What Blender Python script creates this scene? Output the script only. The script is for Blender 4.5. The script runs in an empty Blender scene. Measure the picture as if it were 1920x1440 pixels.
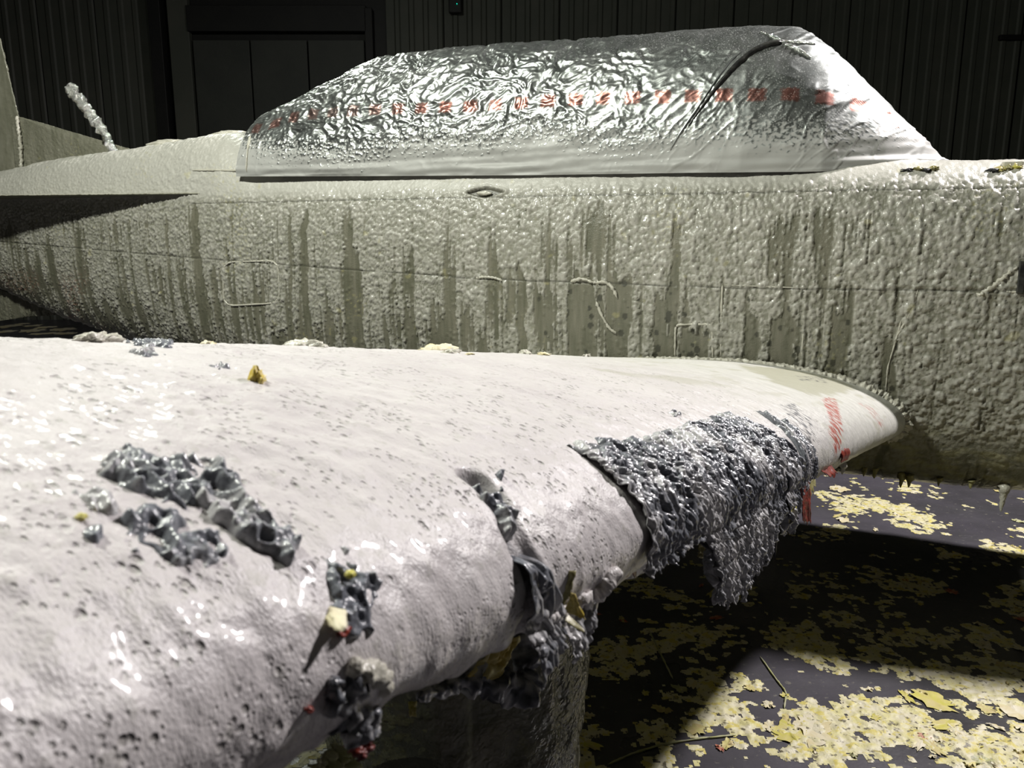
import bpy, math, random
import numpy as np
from mathutils import Vector, Matrix
from mathutils.bvhtree import BVHTree

# ------------------------------------------------------------------ camera, world, lights
FPX, HOR, CZ, YAW = 1450.0, 440.0, 1.85, math.radians(22)
PIT = math.atan((720 - HOR) / FPX)
sc = bpy.context.scene
cam_d = bpy.data.cameras.new('camera')
cam = bpy.data.objects.new('camera', cam_d)
sc.collection.objects.link(cam)
cam.location = (0, 0, CZ)
cam.rotation_euler = (math.pi / 2 - PIT, 0, 0)
cam_d.sensor_width = 36.0
cam_d.lens = 36.0 * FPX / 1920.0
cam_d.clip_start = 0.02
cam_d.dof.use_dof = True
cam_d.dof.focus_distance = 2.9
cam_d.dof.aperture_fstop = 10.0
sc.camera = cam

world = bpy.data.worlds.new('night')
sc.world = world
world.use_nodes = True
world.node_tree.nodes['Background'].inputs[0].default_value = (0.8, 1.0, 0.85, 1)
world.node_tree.nodes['Background'].inputs[1].default_value = 0.02
sc.view_settings.view_transform = 'Standard'
sc.view_settings.look = 'None'
sc.view_settings.gamma = 1.0
sc.view_settings.use_curve_mapping = False
sc.view_settings.exposure = 0.0


def lamp(name, loc, target, power, size, col, spread=math.pi):
    d = bpy.data.lights.new(name, 'AREA')
    d.energy = power
    d.shape = 'DISK'
    d.size = size
    d.color = col
    d.spread = spread
    o = bpy.data.objects.new(name, d)
    sc.collection.objects.link(o)
    o.location = loc
    v = Vector(target) - Vector(loc)
    o.rotation_euler = v.to_track_quat('-Z', 'Y').to_euler()
    return o


lamp('floodlight_front', (5.6, 4.9, 6.6), (1.4, 2.6, 0.8), 860, 0.5, (1.0, 0.95, 0.95))
lamp('floodlight_side', (-3.2, 1.9, 6.2), (-0.5, 4.0, 1.5), 425, 0.5, (0.98, 1.0, 0.90))
lamp('floodlight_aft', (-3.5, 9.5, 7.0), (-1.0, 5.0, 0.5), 120, 0.6, (0.95, 1.0, 0.88))

# ------------------------------------------------------------------ projections
CY, SY = math.cos(YAW), math.sin(YAW)


def l2w(P):
    P = np.asarray(P, float)
    return np.stack([2 + CY * P[..., 0] + SY * P[..., 1],
                     3.8 - SY * P[..., 0] + CY * P[..., 1], P[..., 2]], -1)


def w2l(P):
    P = np.asarray(P, float)
    X = P[..., 0] - 2
    Y = P[..., 1] - 3.8
    return np.stack([CY * X - SY * Y, SY * X + CY * Y, P[..., 2]], -1)


def proj(Pl):
    W = l2w(Pl)
    X, Y, Z = W[..., 0], W[..., 1], W[..., 2] - CZ
    d = Y * math.cos(PIT) - Z * math.sin(PIT)
    u = Y * math.sin(PIT) + Z * math.cos(PIT)
    dd = np.where(d < 0.12, np.nan, d)
    return 960 + FPX * X / dd, 720 - FPX * u / dd, dd


def ray(px, py):
    u, v = (px - 960) / FPX, (720 - py) / FPX
    return np.array([u, math.cos(PIT) + v * math.sin(PIT), -math.sin(PIT) + v * math.cos(PIT)])


CAML = w2l(np.array([0, 0, CZ]))


def rayl(px, py):
    d = ray(px, py)
    return np.array([CY * d[0] - SY * d[1], SY * d[0] + CY * d[1], d[2]])


def onplane(px, py, yp):
    d = rayl(px, py)
    return CAML + d * ((yp - CAML[1]) / d[1])


def onfloor(px, py):
    d = ray(px, py)
    return np.array([0, 0, CZ]) + d * (-CZ / d[2])


# ------------------------------------------------------------------ noise
def _h(ix, iy, seed):
    n = (ix.astype(np.int64) * 374761393 + iy.astype(np.int64) * 668265263 + seed * 1442695041) & 0x7fffffff
    n = ((n ^ (n >> 13)) * 1274126177) & 0x7fffffff
    n = ((n ^ (n >> 15)) * 461845907) & 0x7fffffff
    return ((n ^ (n >> 16)) & 0xffffff) / float(0xffffff)


def pn(x, y, seed=0):
    x, y = np.broadcast_arrays(np.asarray(x, float), np.asarray(y, float))
    x0, y0 = np.floor(x), np.floor(y)
    fx, fy = x - x0, y - y0
    ux, uy = fx * fx * fx * (fx * (fx * 6 - 15) + 10), fy * fy * fy * (fy * (fy * 6 - 15) + 10)
    r = 0
    for i in (0, 1):
        for j in (0, 1):
            a = _h(x0 + i, y0 + j, seed) * 6.2832
            g = np.cos(a) * (fx - i) + np.sin(a) * (fy - j)
            r = r + g * (ux if i else 1 - ux) * (uy if j else 1 - uy)
    return r * 1.5


def fbm(x, y, o=3, seed=0):
    r, a = 0, 1.0
    for k in range(o):
        r = r + a * pn(x * 2 ** k, y * 2 ** k, seed + 17 * k)
        a *= 0.5
    return r


def blobs(x, y, seed=0, dens=0.8):
    """rounded bubbles: one per cell, 0..1 height"""
    x0, y0 = np.floor(x), np.floor(y)
    r = np.zeros(np.broadcast(x, y).shape)
    for i in (-1, 0, 1):
        for j in (-1, 0, 1):
            cx, cy = x0 + i, y0 + j
            px = cx + _h(cx, cy, seed)
            py = cy + _h(cx, cy, seed + 5)
            rad = 0.25 + 0.45 * _h(cx, cy, seed + 9)
            on = _h(cx, cy, seed + 13) < dens
            d2 = ((x - px) ** 2 + (y - py) ** 2) / rad ** 2
            r = np.maximum(r, np.where(on, np.sqrt(np.clip(1 - d2, 0, 1)) * rad * 1.4, 0))
    return r


def sm(a, b, x):
    t = np.clip((x - a) / (b - a), 0, 1)
    return t * t * (3 - 2 * t)


def sdf(poly, x, y):
    """signed distance, positive inside"""
    poly = np.asarray(poly, float)
    d = np.full(np.shape(x), 1e9)
    ins = np.zeros(np.shape(x), bool)
    n = len(poly)
    for i in range(n):
        ax, ay = poly[i]
        bx, by = poly[(i + 1) % n]
        ex, ey = bx - ax, by - ay
        t = np.clip(((x - ax) * ex + (y - ay) * ey) / (ex * ex + ey * ey + 1e-12), 0, 1)
        d = np.minimum(d, np.hypot(x - ax - t * ex, y - ay - t * ey))
        c = ((ay > y) != (by > y)) & (x < ex * (y - ay) / (ey if abs(ey) > 1e-9 else 1e-9) + ax)
        ins ^= c
    return np.where(ins, d, -d)


def pdist(line, x, y):
    d = np.full(np.shape(x), 1e9)
    for (ax, ay), (bx, by) in zip(line[:-1], line[1:]):
        ex, ey = bx - ax, by - ay
        t = np.clip(((x - ax) * ex + (y - ay) * ey) / (ex * ex + ey * ey + 1e-12), 0, 1)
        d = np.minimum(d, np.hypot(x - ax - t * ex, y - ay - t * ey))
    return d


# ------------------------------------------------------------------ mesh helpers
def link(o, parent=None):
    sc.collection.objects.link(o)
    if parent is not None:
        o.parent = parent
    return o


def tag(o, label=None, cat=None, group=None, kind=None):
    for k, v in (('label', label), ('category', cat), ('group', group), ('kind', kind)):
        if v:
            o[k] = v
    return o


def empty(name, loc=(0, 0, 0), rz=0, parent=None):
    o = bpy.data.objects.new(name, None)
    o.location = loc
    o.rotation_euler = (0, 0, rz)
    o.empty_display_size = 0.2
    return link(o, parent)


def mesh(name, V, Fc, mat, parent=None, attrs=None, smooth=True):
    """Fc: (n,4) or (n,3) index array, or list of arrays"""
    V = np.ascontiguousarray(V, np.float32).reshape(-1, 3)
    me = bpy.data.meshes.new(name)
    fl = Fc if isinstance(Fc, list) else [Fc]
    fl = [np.asarray(f, np.int32) for f in fl if len(f)]
    tot = sum(f.size for f in fl)
    nf = sum(len(f) for f in fl)
    me.vertices.add(len(V))
    me.vertices.foreach_set('co', V.ravel())
    me.loops.add(tot)
    me.loops.foreach_set('vertex_index', np.concatenate([f.ravel() for f in fl]))
    me.polygons.add(nf)
    st, cnt = [], 0
    for f in fl:
        st.append(cnt + np.arange(len(f)) * f.shape[1])
        cnt += f.size
    me.polygons.foreach_set('loop_start', np.concatenate(st).astype(np.int32))
    me.polygons.foreach_set('use_smooth', np.full(nf, smooth))
    for k, a in (attrs or {}).items():
        at = me.attributes.new(k, 'FLOAT', 'POINT')
        at.data.foreach_set('value', np.ascontiguousarray(a, np.float32).ravel())
    me.update(calc_edges=True)
    me.validate()
    if mat is not None:
        me.materials.append(mat)
    o = bpy.data.objects.new(name, me)
    return link(o, parent)


def gfaces(nu, nv, keep=None, wrap=False):
    idx = np.arange(nu * nv).reshape(nu, nv)
    if wrap:
        idx = np.concatenate([idx, idx[:, :1]], 1)
    f = np.stack([idx[:-1, :-1], idx[1:, :-1], idx[1:, 1:], idx[:-1, 1:]], -1)
    if keep is not None:
        k = keep[:-1, :-1] | keep[1:, :-1] | keep[1:, 1:] | keep[:-1, 1:]
        return f[k]
    return f.reshape(-1, 4)


def compact(V, Fc, attrs):
    used = np.unique(Fc)
    m = np.full(len(V), -1, np.int64)
    m[used] = np.arange(len(used))
    return V[used], m[Fc], {k: np.asarray(a).ravel()[used] for k, a in (attrs or {}).items()}


def grid(name, P, mat, parent=None, attrs=None, keep=None, wrap=False, flip=False, smooth=True):
    nu, nv = P.shape[:2]
    f = gfaces(nu, nv, keep, wrap)
    if flip:
        f = f[:, ::-1]
    V = P.reshape(-1, 3)
    at = {k: np.asarray(a).ravel() for k, a in (attrs or {}).items()}
    if keep is not None:
        V, f, at = compact(V, f, at)
    return mesh(name, V, f, mat, parent, at, smooth)


def gnorm(P, wrap=False):
    du = np.gradient(P, axis=0)
    if wrap:
        dv = np.roll(P, -1, 1) - np.roll(P, 1, 1)
    else:
        dv = np.gradient(P, axis=1)
    n = np.cross(du, dv)
    return n / (np.linalg.norm(n, axis=-1, keepdims=True) + 1e-12)


def tube_P(path, radii, k=10, lump=0.0, seed=0, squash=1.0, sub=1):
    path = np.asarray(path, float)
    radii = np.broadcast_to(np.asarray(radii, float), (len(path),)).copy()
    if sub > 1:
        t = np.linspace(0, len(path) - 1, (len(path) - 1) * sub + 1)
        b = np.arange(len(path))
        path = np.stack([np.interp(t, b, path[:, i]) for i in range(3)], 1)
        for _ in range(sub // 2):
            path[1:-1] = (path[:-2] + 2 * path[1:-1] + path[2:]) / 4
        radii = np.interp(t, b, radii)
    T = np.gradient(path, axis=0)
    T /= np.linalg.norm(T, axis=1, keepdims=True) + 1e-9
    up = np.where(np.abs(T[:, 2:3]) > 0.9, [[1.0, 0, 0]], [[0, 0, 1.0]])
    A = np.cross(T, up)
    A /= np.linalg.norm(A, axis=1, keepdims=True) + 1e-9
    B = np.cross(T, A)
    th = np.linspace(0, 2 * np.pi, k, endpoint=False)
    L = np.concatenate([[0], np.cumsum(np.linalg.norm(np.diff(path, axis=0), axis=1))])
    r = radii[:, None] * np.ones((1, k))
    if lump:
        m = np.mean(radii)
        r = r * (1 + lump * fbm(L[:, None] / m / 1.6, np.cos(th)[None] * 1.2 + seed * 7.3, 3, seed)
                 + 0.5 * lump * pn(L[:, None] / m, np.sin(th)[None] * 1.5 + 3.1, seed + 3))
    r[0] *= 0.15
    r[-1] *= 0.15
    return path[:, None] + r[..., None] * (np.cos(th)[None, :, None] * A[:, None] + squash * np.sin(th)[None, :, None] * B[:, None])


def tube(name, path, radii, mat, parent=None, k=10, lump=0.0, seed=0, squash=1.0, sub=1, attrs=None):
    P = tube_P(path, radii, k, lump, seed, squash, sub)
    return grid(name, P, mat, parent, attrs, wrap=True)


def box(name, c, s, mat, parent=None, bev=0.0, rz=0):
    import bmesh
    bm = bmesh.new()
    bmesh.ops.create_cube(bm, size=1)
    for v in bm.verts:
        v.co = Vector((v.co.x * s[0], v.co.y * s[1], v.co.z * s[2]))
    if bev:
        bmesh.ops.bevel(bm, geom=bm.edges[:], offset=bev, segments=2, affect='EDGES', profile=0.5)
    bmesh.ops.rotate(bm, verts=bm.verts, cent=(0, 0, 0), matrix=Matrix.Rotation(rz, 3, 'Z'))
    bmesh.ops.translate(bm, verts=bm.verts, vec=Vector(c))
    me = bpy.data.meshes.new(name)
    bm.to_mesh(me)
    bm.free()
    me.materials.append(mat)
    return link(bpy.data.objects.new(name, me), parent)


# ------------------------------------------------------------------ materials
class Mat:
    def __init__(s, name, rough=0.5, metal=0.0, col=(.5, .5, .5), spec=0.5, coat=0.0):
        s.m = bpy.data.materials.new(name)
        s.m.use_nodes = True
        s.t = s.m.node_tree
        s.b = s.t.nodes['Principled BSDF']
        s.b.inputs['Roughness'].default_value = rough
        s.b.inputs['Metallic'].default_value = metal
        s.b.inputs['Base Color'].default_value = (*col, 1)
        s.b.inputs['Specular IOR Level'].default_value = spec
        s.b.inputs['Coat Weight'].default_value = coat
        s.b.inputs['Coat Roughness'].default_value = 0.08
        s.tc = s.t.nodes.new('ShaderNodeTexCoord')

    def n(s, typ, **kw):
        nd = s.t.nodes.new(typ)
        for k, v in kw.items():
            if k.startswith('i_'):
                key = k[2:]
                nd.inputs[int(key) if key.isdigit() else key.replace('_', ' ')].default_value = v
            else:
                setattr(nd, k, v)
        return nd

    def ln(s, a, b):
        s.t.links.new(a, b)

    def coords(s, scale=(1, 1, 1)):
        mp = s.n('ShaderNodeMapping')
        mp.inputs['Scale'].default_value = scale
        s.ln(s.tc.outputs['Object'], mp.inputs[0])
        return mp.outputs[0]

    def noise(s, sc_, det=4, rough=0.55, stretch=(1, 1, 1), typ='n'):
        if typ == 'n':
            nd = s.n('ShaderNodeTexNoise')
            nd.inputs['Detail'].default_value = det
            nd.inputs['Roughness'].default_value = rough
        else:
            nd = s.n('ShaderNodeTexVoronoi')
        nd.inputs['Scale'].default_value = sc_
        s.ln(s.coords(stretch), nd.inputs['Vector'])
        return nd.outputs[0]

    def ramp(s, src, a, b, ca=(0, 0, 0), cb=(1, 1, 1)):
        r = s.n('ShaderNodeValToRGB')
        r.color_ramp.elements[0].position = a
        r.color_ramp.elements[1].position = b
        r.color_ramp.elements[0].color = (*ca, 1)
        r.color_ramp.elements[1].color = (*cb, 1)
        s.ln(src, r.inputs[0])
        return r.outputs[0]

    def attr(s, name):
        return s.n('ShaderNodeAttribute', attribute_name=name).outputs['Fac']

    def mix(s, f, a, b):
        m = s.n('ShaderNodeMix', data_type='RGBA')
        for sock, v in ((m.inputs[0], f), (m.inputs[6], a), (m.inputs[7], b)):
            if isinstance(v, (tuple, list)):
                sock.default_value = (*v, 1)
            elif isinstance(v, (int, float)):
                sock.default_value = v
            else:
                s.ln(v, sock)
        return m.outputs[2]

    def math(s, op, a, b=0.0):
        m = s.n('ShaderNodeMath', operation=op)
        for sock, v in ((m.inputs[0], a), (m.inputs[1], b)):
            if isinstance(v, (int, float)):
                sock.default_value = v
            else:
                s.ln(v, sock)
        return m.outputs[0]

    def bump(s, *layers):
        prev = None
        for h, dist, st in layers:
            b = s.n('ShaderNodeBump')
            b.inputs['Distance'].default_value = dist
            b.inputs['Strength'].default_value = st
            s.ln(h, b.inputs['Height'])
            if prev:
                s.ln(prev, b.inputs['Normal'])
            prev = b.outputs[0]
        s.ln(prev, s.b.inputs['Normal'])
        return s

    def color(s, c):
        s.ln(c, s.b.inputs['Base Color'])
        return s

    def rough(s, r):
        s.ln(r, s.b.inputs['Roughness'])
        return s


M = {}
# stripper foam on the wing
m = Mat('white_foam', 0.42, coat=0.14)
c0 = m.mix(m.ramp(m.noise(5, 3), 0.35, 0.7), (.57, .535, .535), (.64, .61, .60))
c0 = m.mix(m.attr('far'), c0, m.mix(m.ramp(m.noise(9, 4, stretch=(1, 3, 1)), .4, .65), (.51, .51, .465), (.59, .585, .54)))  # light tint painted into the foam: pinkish near, greenish toward the root
c0 = m.mix(m.math('MULTIPLY', m.ramp(m.noise(60, 3), .6, .68), .35), c0, (.40, .39, .34))
vo = m.noise(80, typ='v', stretch=(.6, 1, 1))
vo2 = m.noise(150, typ='v', stretch=(.6, 1, 1))
hole = m.math('MULTIPLY', m.attr('pit'), m.math('MAXIMUM', m.ramp(vo, .12, .30, (1, 1, 1), (0, 0, 0)), m.math('MULTIPLY', m.ramp(vo2, .15, .3, (1, 1, 1), (0, 0, 0)), .7)))
hole = m.math('MULTIPLY', hole, m.ramp(m.noise(19, 3), .47, .56))
c1 = m.mix(m.math('MULTIPLY', hole, .6), c0, (.22, .21, .185))
c1 = m.mix(m.attr('yellow'), c1, (.60, .54, .30))
c1 = m.mix(m.attr('bare'), c1, (.36, .355, .26))
c1 = m.mix(m.attr('dark'), c1, (.035, .04, .05))
c1 = m.mix(m.attr('red'), c1, (.36, .06, .035))
m.color(c1).bump((m.noise(60, 3), .004, .5), (hole, -.004, .8), (m.noise(260, 2, stretch=(1, 1.7, 1)), .0013, .8))
M['foam'] = m.m
# fuselage skin under dried stripper
m = Mat('stripper_skin', 0.36, coat=0.2)
coatc = m.mix(m.ramp(m.noise(3.5, 4), .35, .65), (.43, .415, .365), (.37, .36, .31))
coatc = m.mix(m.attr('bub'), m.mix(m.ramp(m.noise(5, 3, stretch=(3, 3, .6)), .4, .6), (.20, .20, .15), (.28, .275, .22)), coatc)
coatc = m.mix(m.attr('lit_pale'), coatc, (.50, .49, .44))  # paler tone painted in for the lit shoulder, also on large bubbles
bare = m.mix(m.ramp(m.noise(7, 3, stretch=(4, 4, .5)), .35, .7), (.13, .13, .09), (.215, .205, .155))
c1 = m.mix(m.attr('coat'), bare, coatc)
c1 = m.mix(m.math('MULTIPLY', m.attr('yellow'), .6), c1, (.50, .46, .20))
c1 = m.mix(m.attr('rust'), c1, (.24, .11, .075))
c1 = m.mix(m.attr('dark'), c1, (.05, .05, .035))
m.color(c1).bump((m.noise(120, 3), .003, .7), (m.noise(330, 2), .001, .7))
M['skin'] = m.m
# silver masking film
m = Mat('silver_film', 0.2, metal=1.0)
wh = m.attr('spray')
basec = m.mix(m.ramp(m.noise(6, 3), .3, .7), (.33, .355, .34), (.50, .52, .50))
spk_ = m.math('MULTIPLY', m.math('MULTIPLY', m.ramp(m.noise(130, 2), .585, .63), m.ramp(m.noise(5, 3), .3, .55)), m.attr('speck'))
wh = m.math('MAXIMUM', wh, spk_)
basec = m.mix(m.attr('red'), basec, (.42, .13, .09))
c1 = m.mix(wh, basec, (.38, .38, .36))
m.color(c1)
m.ln(m.math('SUBTRACT', .94, m.math('MULTIPLY', wh, .9)), m.b.inputs['Metallic'])
m.rough(m.math('ADD', m.math('MULTIPLY', wh, .2), m.math('ADD', .25, m.math('MULTIPLY', m.noise(14, 3), .2))))
m.bump((m.math('MULTIPLY', m.noise(17, 3, .5), m.attr('crk')), .012, .28), (m.noise(3, 2, .5, (1, 1, 1.6)), .02, .2), (m.noise(110, 3), .0006, .4))
M['film'] = m.m
# kitchen foil on the antenna
m = Mat('crumpled_foil', 0.18, metal=1.0, col=(.75, .76, .72))
m.bump((m.noise(34, 4, .7), .03, 1.0))
M['foil'] = m.m
# lifted paint
m = Mat('lifted_paint', 0.3, coat=0.2)
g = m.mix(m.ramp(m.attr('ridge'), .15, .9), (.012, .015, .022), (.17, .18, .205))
g = m.mix(m.attr('smear'), g, (.56, .55, .55))
g = m.mix(m.attr('yellow'), g, (.60, .50, .12))
g = m.mix(m.attr('red'), g, (.32, .045, .025))
m.color(g).bump((m.noise(130, 3), .003, .5))
M['peel'] = m.m


def plain(key, name, a, b, scale=12, rough=.45, metal=0, bump=.003, bs=60, coat=0.0, lo=.4, hi=.62):
    mm = Mat(name, rough, metal, coat=coat)
    mm.color(mm.mix(mm.ramp(mm.noise(scale, 4), lo, hi), a, b)).bump((mm.noise(bs, 3), bump, .6))
    M[key] = mm.m
    return mm


plain('yellow', 'yellow_primer_flake', (.58, .43, .07), (.66, .57, .24), 30, .4)
plain('olive', 'olive_primer_sheet', (.25, .22, .08), (.36, .34, .16), 20, .4)
plain('red', 'red_paint_strip', (.26, .035, .02), (.13, .025, .02), 40, .35)
plain('cream', 'cream_flake', (.70, .65, .48), (.66, .58, .33), 14, .5, lo=.42, hi=.6)
plain('cream_yellow', 'cream_yellow_flake', (.58, .53, .20), (.55, .45, .20), 22, .5)
plain('lemon', 'lemon_flake', (.56, .52, .08), (.60, .52, .22), 25, .5)
plain('red_flake', 'red_flake', (.42, .09, .05), (.50, .28, .18), 25, .5)
plain('green_flake', 'pale_green_flake', (.42, .43, .18), (.46, .45, .30), 18, .5)
plain('bead', 'foam_bead', (.58, .56, .48), (.50, .48, .40), 40, .35, bump=.006, bs=90, coat=.3)
plain('rubber', 'black_rubber', (.012, .012, .013), (.022, .022, .022), 20, .6)
plain('steel', 'painted_steel', (.22, .22, .2), (.3, .3, .27), 15, .4, .2)
plain('frame', 'dark_frame', (.02, .02, .02), (.05, .05, .045), 30, .3)
plain('wall', 'corrugated_steel', (.06, .066, .052), (.075, .078, .062), 1.2, .6)
plain('wall_dark', 'dark_steel', (.004, .004, .004), (.007, .007, .006), 2, .6)
plain('door', 'dull_door', (.034, .038, .032), (.042, .046, .038), 1.5, .6)
plain('ceil', 'roof_sheet', (.05, .05, .045), (.07, .07, .06), 1, .7)
# foam smeared strips of the floor
m = Mat('wet_concrete', 0.2)
fc = m.mix(m.ramp(m.noise(1.3, 5, .6), .3, .7), (.045, .044, .046), (.090, .084, .100))
fc = m.mix(m.math('MULTIPLY', m.ramp(m.noise(34, 4, .6, (1, 1, 1)), .62, .68), .5), fc, (.22, .21, .17))
fc = m.mix(m.math('MULTIPLY', m.ramp(m.noise(9, 5, .65, (1, 3, 1)), .6, .75), .25), fc, (.2, .19, .24))
m.color(fc).bump((m.noise(50, 4), .002, .5))
m.rough(m.ramp(m.noise(2.5, 4), .3, .75, (.22, .22, .22), (.5, .5, .5)))
M['floor'] = m.m
m = Mat('flake_field', 0.5)
ff = m.mix(m.ramp(m.noise(16, 4), .38, .6), (.64, .60, .28), (.68, .64, .46))
ff = m.mix(m.math('MULTIPLY', m.ramp(m.noise(22, 4, .6), .54, .60), .8), ff, (.62, .53, .10))
ff = m.mix(m.ramp(m.noise(38, 4), .57, .64), ff, (.16, .14, .08))
m.color(ff).bump((m.noise(70, 4), .004, .7))
M['field'] = m.m
# clear plastic wrap
m = Mat('clear_wrap', 0.15)
tr = m.n('ShaderNodeBsdfTransparent')
tr.inputs[0].default_value = (.80, .82, .76, 1)
mx = m.n('ShaderNodeMixShader')
m.ln(m.ramp(m.noise(7, 4), .3, .7, (.35, .35, .35), (.85, .85, .85)), mx.inputs[0])
m.ln(tr.outputs[0], mx.inputs[1])
m.ln(m.b.outputs[0], mx.inputs[2])
out = m.t.nodes['Material Output']
m.ln(mx.outputs[0], out.inputs[0])
m.color(m.mix(m.ramp(m.noise(5, 3), .45, .7), (.26, .26, .2), (.42, .39, .3)))
m.bump((m.noise(10, 4, .65), .05, .9))
M['wrap'] = m.m
m = Mat('green_led')
m.b.inputs['Emission Color'].default_value = (0.0, 1.0, .55, 1)
m.b.inputs['Emission Strength'].default_value = 2.5
M['led'] = m.m

# ------------------------------------------------------------------ room
RX0, RX1, RY0, RY1, RH = -17.0, 15.0, -9.0, 17.2, 9.0
floor = mesh('floor', [(RX0, RY0, 0), (RX1, RY0, 0), (RX1, RY1, 0), (RX0, RY1, 0)], np.array([[0, 1, 2, 3]]), M['floor'])
tag(floor, kind='structure')
o = mesh('ceiling', [(RX0, RY0, RH), (RX1, RY0, RH), (RX1, RY1, RH), (RX0, RY1, RH)], np.array([[3, 2, 1, 0]]), M['ceil'])
tag(o, kind='structure')
for nm, a, b in (('wall_left', (RX0, RY0), (RX0, RY1)), ('wall_right', (RX1, RY1), (RX1, RY0)), ('wall_front', (RX1, RY0), (RX0, RY0))):
    o = mesh(nm, [(a[0], a[1], 0), (b[0], b[1], 0), (b[0], b[1], RH), (a[0], a[1], RH)], np.array([[0, 1, 2, 3]]), M['ceil'])
    tag(o, kind='structure')
wb = mesh('wall_back', [(RX0, RY1, 0), (RX1, RY1, 0), (RX1, RY1, RH), (RX0, RY1, RH)], np.array([[3, 2, 1, 0]]), M['wall_dark'])
tag(wb, kind='structure')


def wall_x(px, y=17.0):
    return (px - 960) / FPX * y / 1.0 * 1.03


# corrugated sheets on the back wall, one object each; trapezoid ribs
def sheet_mesh(width, nrib):
    xs, ys = [], []
    p = width / nrib
    for k in range(nrib):
        for fx, fy in ((0, 0), (.55, 0), (.65, 1), (.9, 1)):
            xs.append(k * p + fx * p)
            ys.append(-fy * .03)
    xs.append(width)
    ys.append(0)
    xs, ys = np.array(xs), np.array(ys)
    n = len(xs)
    V = np.concatenate([np.stack([xs, ys, np.zeros(n)], 1), np.stack([xs, ys, np.full(n, RH)], 1)])
    i = np.arange(n - 1)
    return V, np.stack([i, i + 1, i + 1 + n, i + n], 1)


V, Fc = sheet_mesh(1.18, 4)
first = None
x = RX0
dx0, dx1 = wall_x(412), wall_x(708)
while x < RX1 - 0.1:
    if not (x + 1.18 > dx0 - .65 and x < dx1 + .05):
        if first is None:
            first = mesh('wall_panel', V, Fc, M['wall'], wb, smooth=False)
            q = first
        else:
            q = first.copy()
            link(q, wb)
        q.location = (x, RY1 - .06 - .015 * (int(x * 3) % 2), 0)
    x += 1.2
q = box('column', (wall_x(358), RY1 - .2, RH / 2), (.25, .36, RH), M['wall_dark'], wb, .01)
q = box('door_jamb', (wall_x(392), RY1 - .12, RH / 2), (.42, .16, RH), M['wall'], wb, .01)
dr = empty('door_1', ((dx0 + dx1) / 2, RY1 - .1, 0))
tag(dr, kind='structure')
w = dx1 - dx0
for k in range(3):
    box('door_leaf', (-w / 2 + w * (k + .5) / 3, -.02, 2.9), (w / 3 - .03, .08, 5.8), M['door'], dr, .01)
box('door_header', (0, -.05, 6.2), (w + .1, .2, .5), M['wall_dark'], dr, .01)
box('door_frame', (w / 2 + .1, -.05, 3.2), (.16, .2, 6.4), M['wall_dark'], dr, .01)
al = empty('alarm_box', (wall_x(864), RY1 - .24, CZ + 17 * (440 - 62) / FPX * 1.05))
tag(al, 'small dark box with a green indicator light on the back wall', 'alarm box')
box('housing', (0, 0, 0), (.26, .12, .42), M['wall_dark'], al, .02)
tube('indicator_light', [(.04, -.06, -.05), (.04, -.09, -.05)], .035, M['led'], al, k=12)
box('lamp_bracket', (wall_x(1815), RY1 - .14, CZ + 17.0 * (440 - 115) / FPX * 1.05), (.5, .1, .10), M['wall_dark'], wb, .01)

# ------------------------------------------------------------------ aircraft
ac = empty('aircraft', (2.0, 3.8, 0), -YAW)
tag(ac, 'propeller trainer aircraft covered in white paint stripper foam, low wing reaching the viewer', 'aircraft')
YC = 0.56
FS = np.array([
    # s, zb, zt, w, n
    [-9.0, 1.80, 2.20, .06, 2.2], [-8.0, 1.58, 2.32, .14, 2.3], [-7.2, 1.33, 2.385, .21, 2.5], [-6.5, 1.135, 2.46, .28, 2.7],
    [-6.0, 1.03, 2.49, .33, 2.8], [-5.5, .935, 2.515, .385, 2.9], [-5.1, .85, 2.545, .42, 3.0], [-4.7, .76, 2.58, .46, 3.0],
    [-4.45, .70, 2.58, .48, 3.0], [-4.1, .64, 2.42, .50, 3.1], [-3.5, .58, 2.37, .53, 3.3], [-2, .52, 2.31, .56, 3.5],
    [-1, .50, 2.27, .56, 3.5], [0, .49, 2.23, .56, 3.4], [.5, .49, 2.215, .56, 3.3], [1.0, .53, 2.17, .53, 3.0],
    [1.6, .68, 2.06, .45, 2.6], [2.1, .95, 1.88, .33, 2.2], [2.25, 1.1, 1.75, .2, 2.0]])


def fus_pos(S, V):
    """S local x, V in [0,1] near side spine->keel by arc length, [1,2] back up on the far side"""
    n_t = 241
    ph = np.linspace(0, np.pi, n_t)
    Sf = S[:, 0] if S.ndim == 2 else S
    P = np.zeros((len(Sf), V.shape[1], 3))
    Vr = V[0]
    L = np.zeros(len(Sf))
    for i, s in enumerate(Sf):
        zb, zt, w, n = [np.interp(s, FS[:, 0], FS[:, k]) for k in (1, 2, 3, 4)]
        zm = zb + (zt - zb) * .50
        nn = np.where(ph < np.pi / 2, n, 2.5)
        yy = w * np.abs(np.sin(ph)) ** (2 / nn)
        zz = zm + (zt - zm) * np.sign(np.cos(ph)) * np.abs(np.cos(ph)) ** (2 / nn)
        a = np.concatenate([[0], np.cumsum(np.hypot(np.diff(yy), np.diff(zz)))])
        L[i] = a[-1]
        a /= a[-1]
        near = Vr <= 1
        vv = np.where(near, Vr, 2 - Vr)
        y = np.interp(vv, a, yy)
        z = np.interp(vv, a, zz)
        P[i, :, 0] = s
        P[i, :, 1] = YC - np.where(near, 1, -1) * y
        P[i, :, 2] = z
    return P, L


SEAM_S = np.array([-7.2, -4.74, -2.36, -.82, .43, 1.5])
SEAM_Z = np.array([1.80, 1.69, 1.59, 1.572, 1.59, 1.6])


FB = {}


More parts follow.
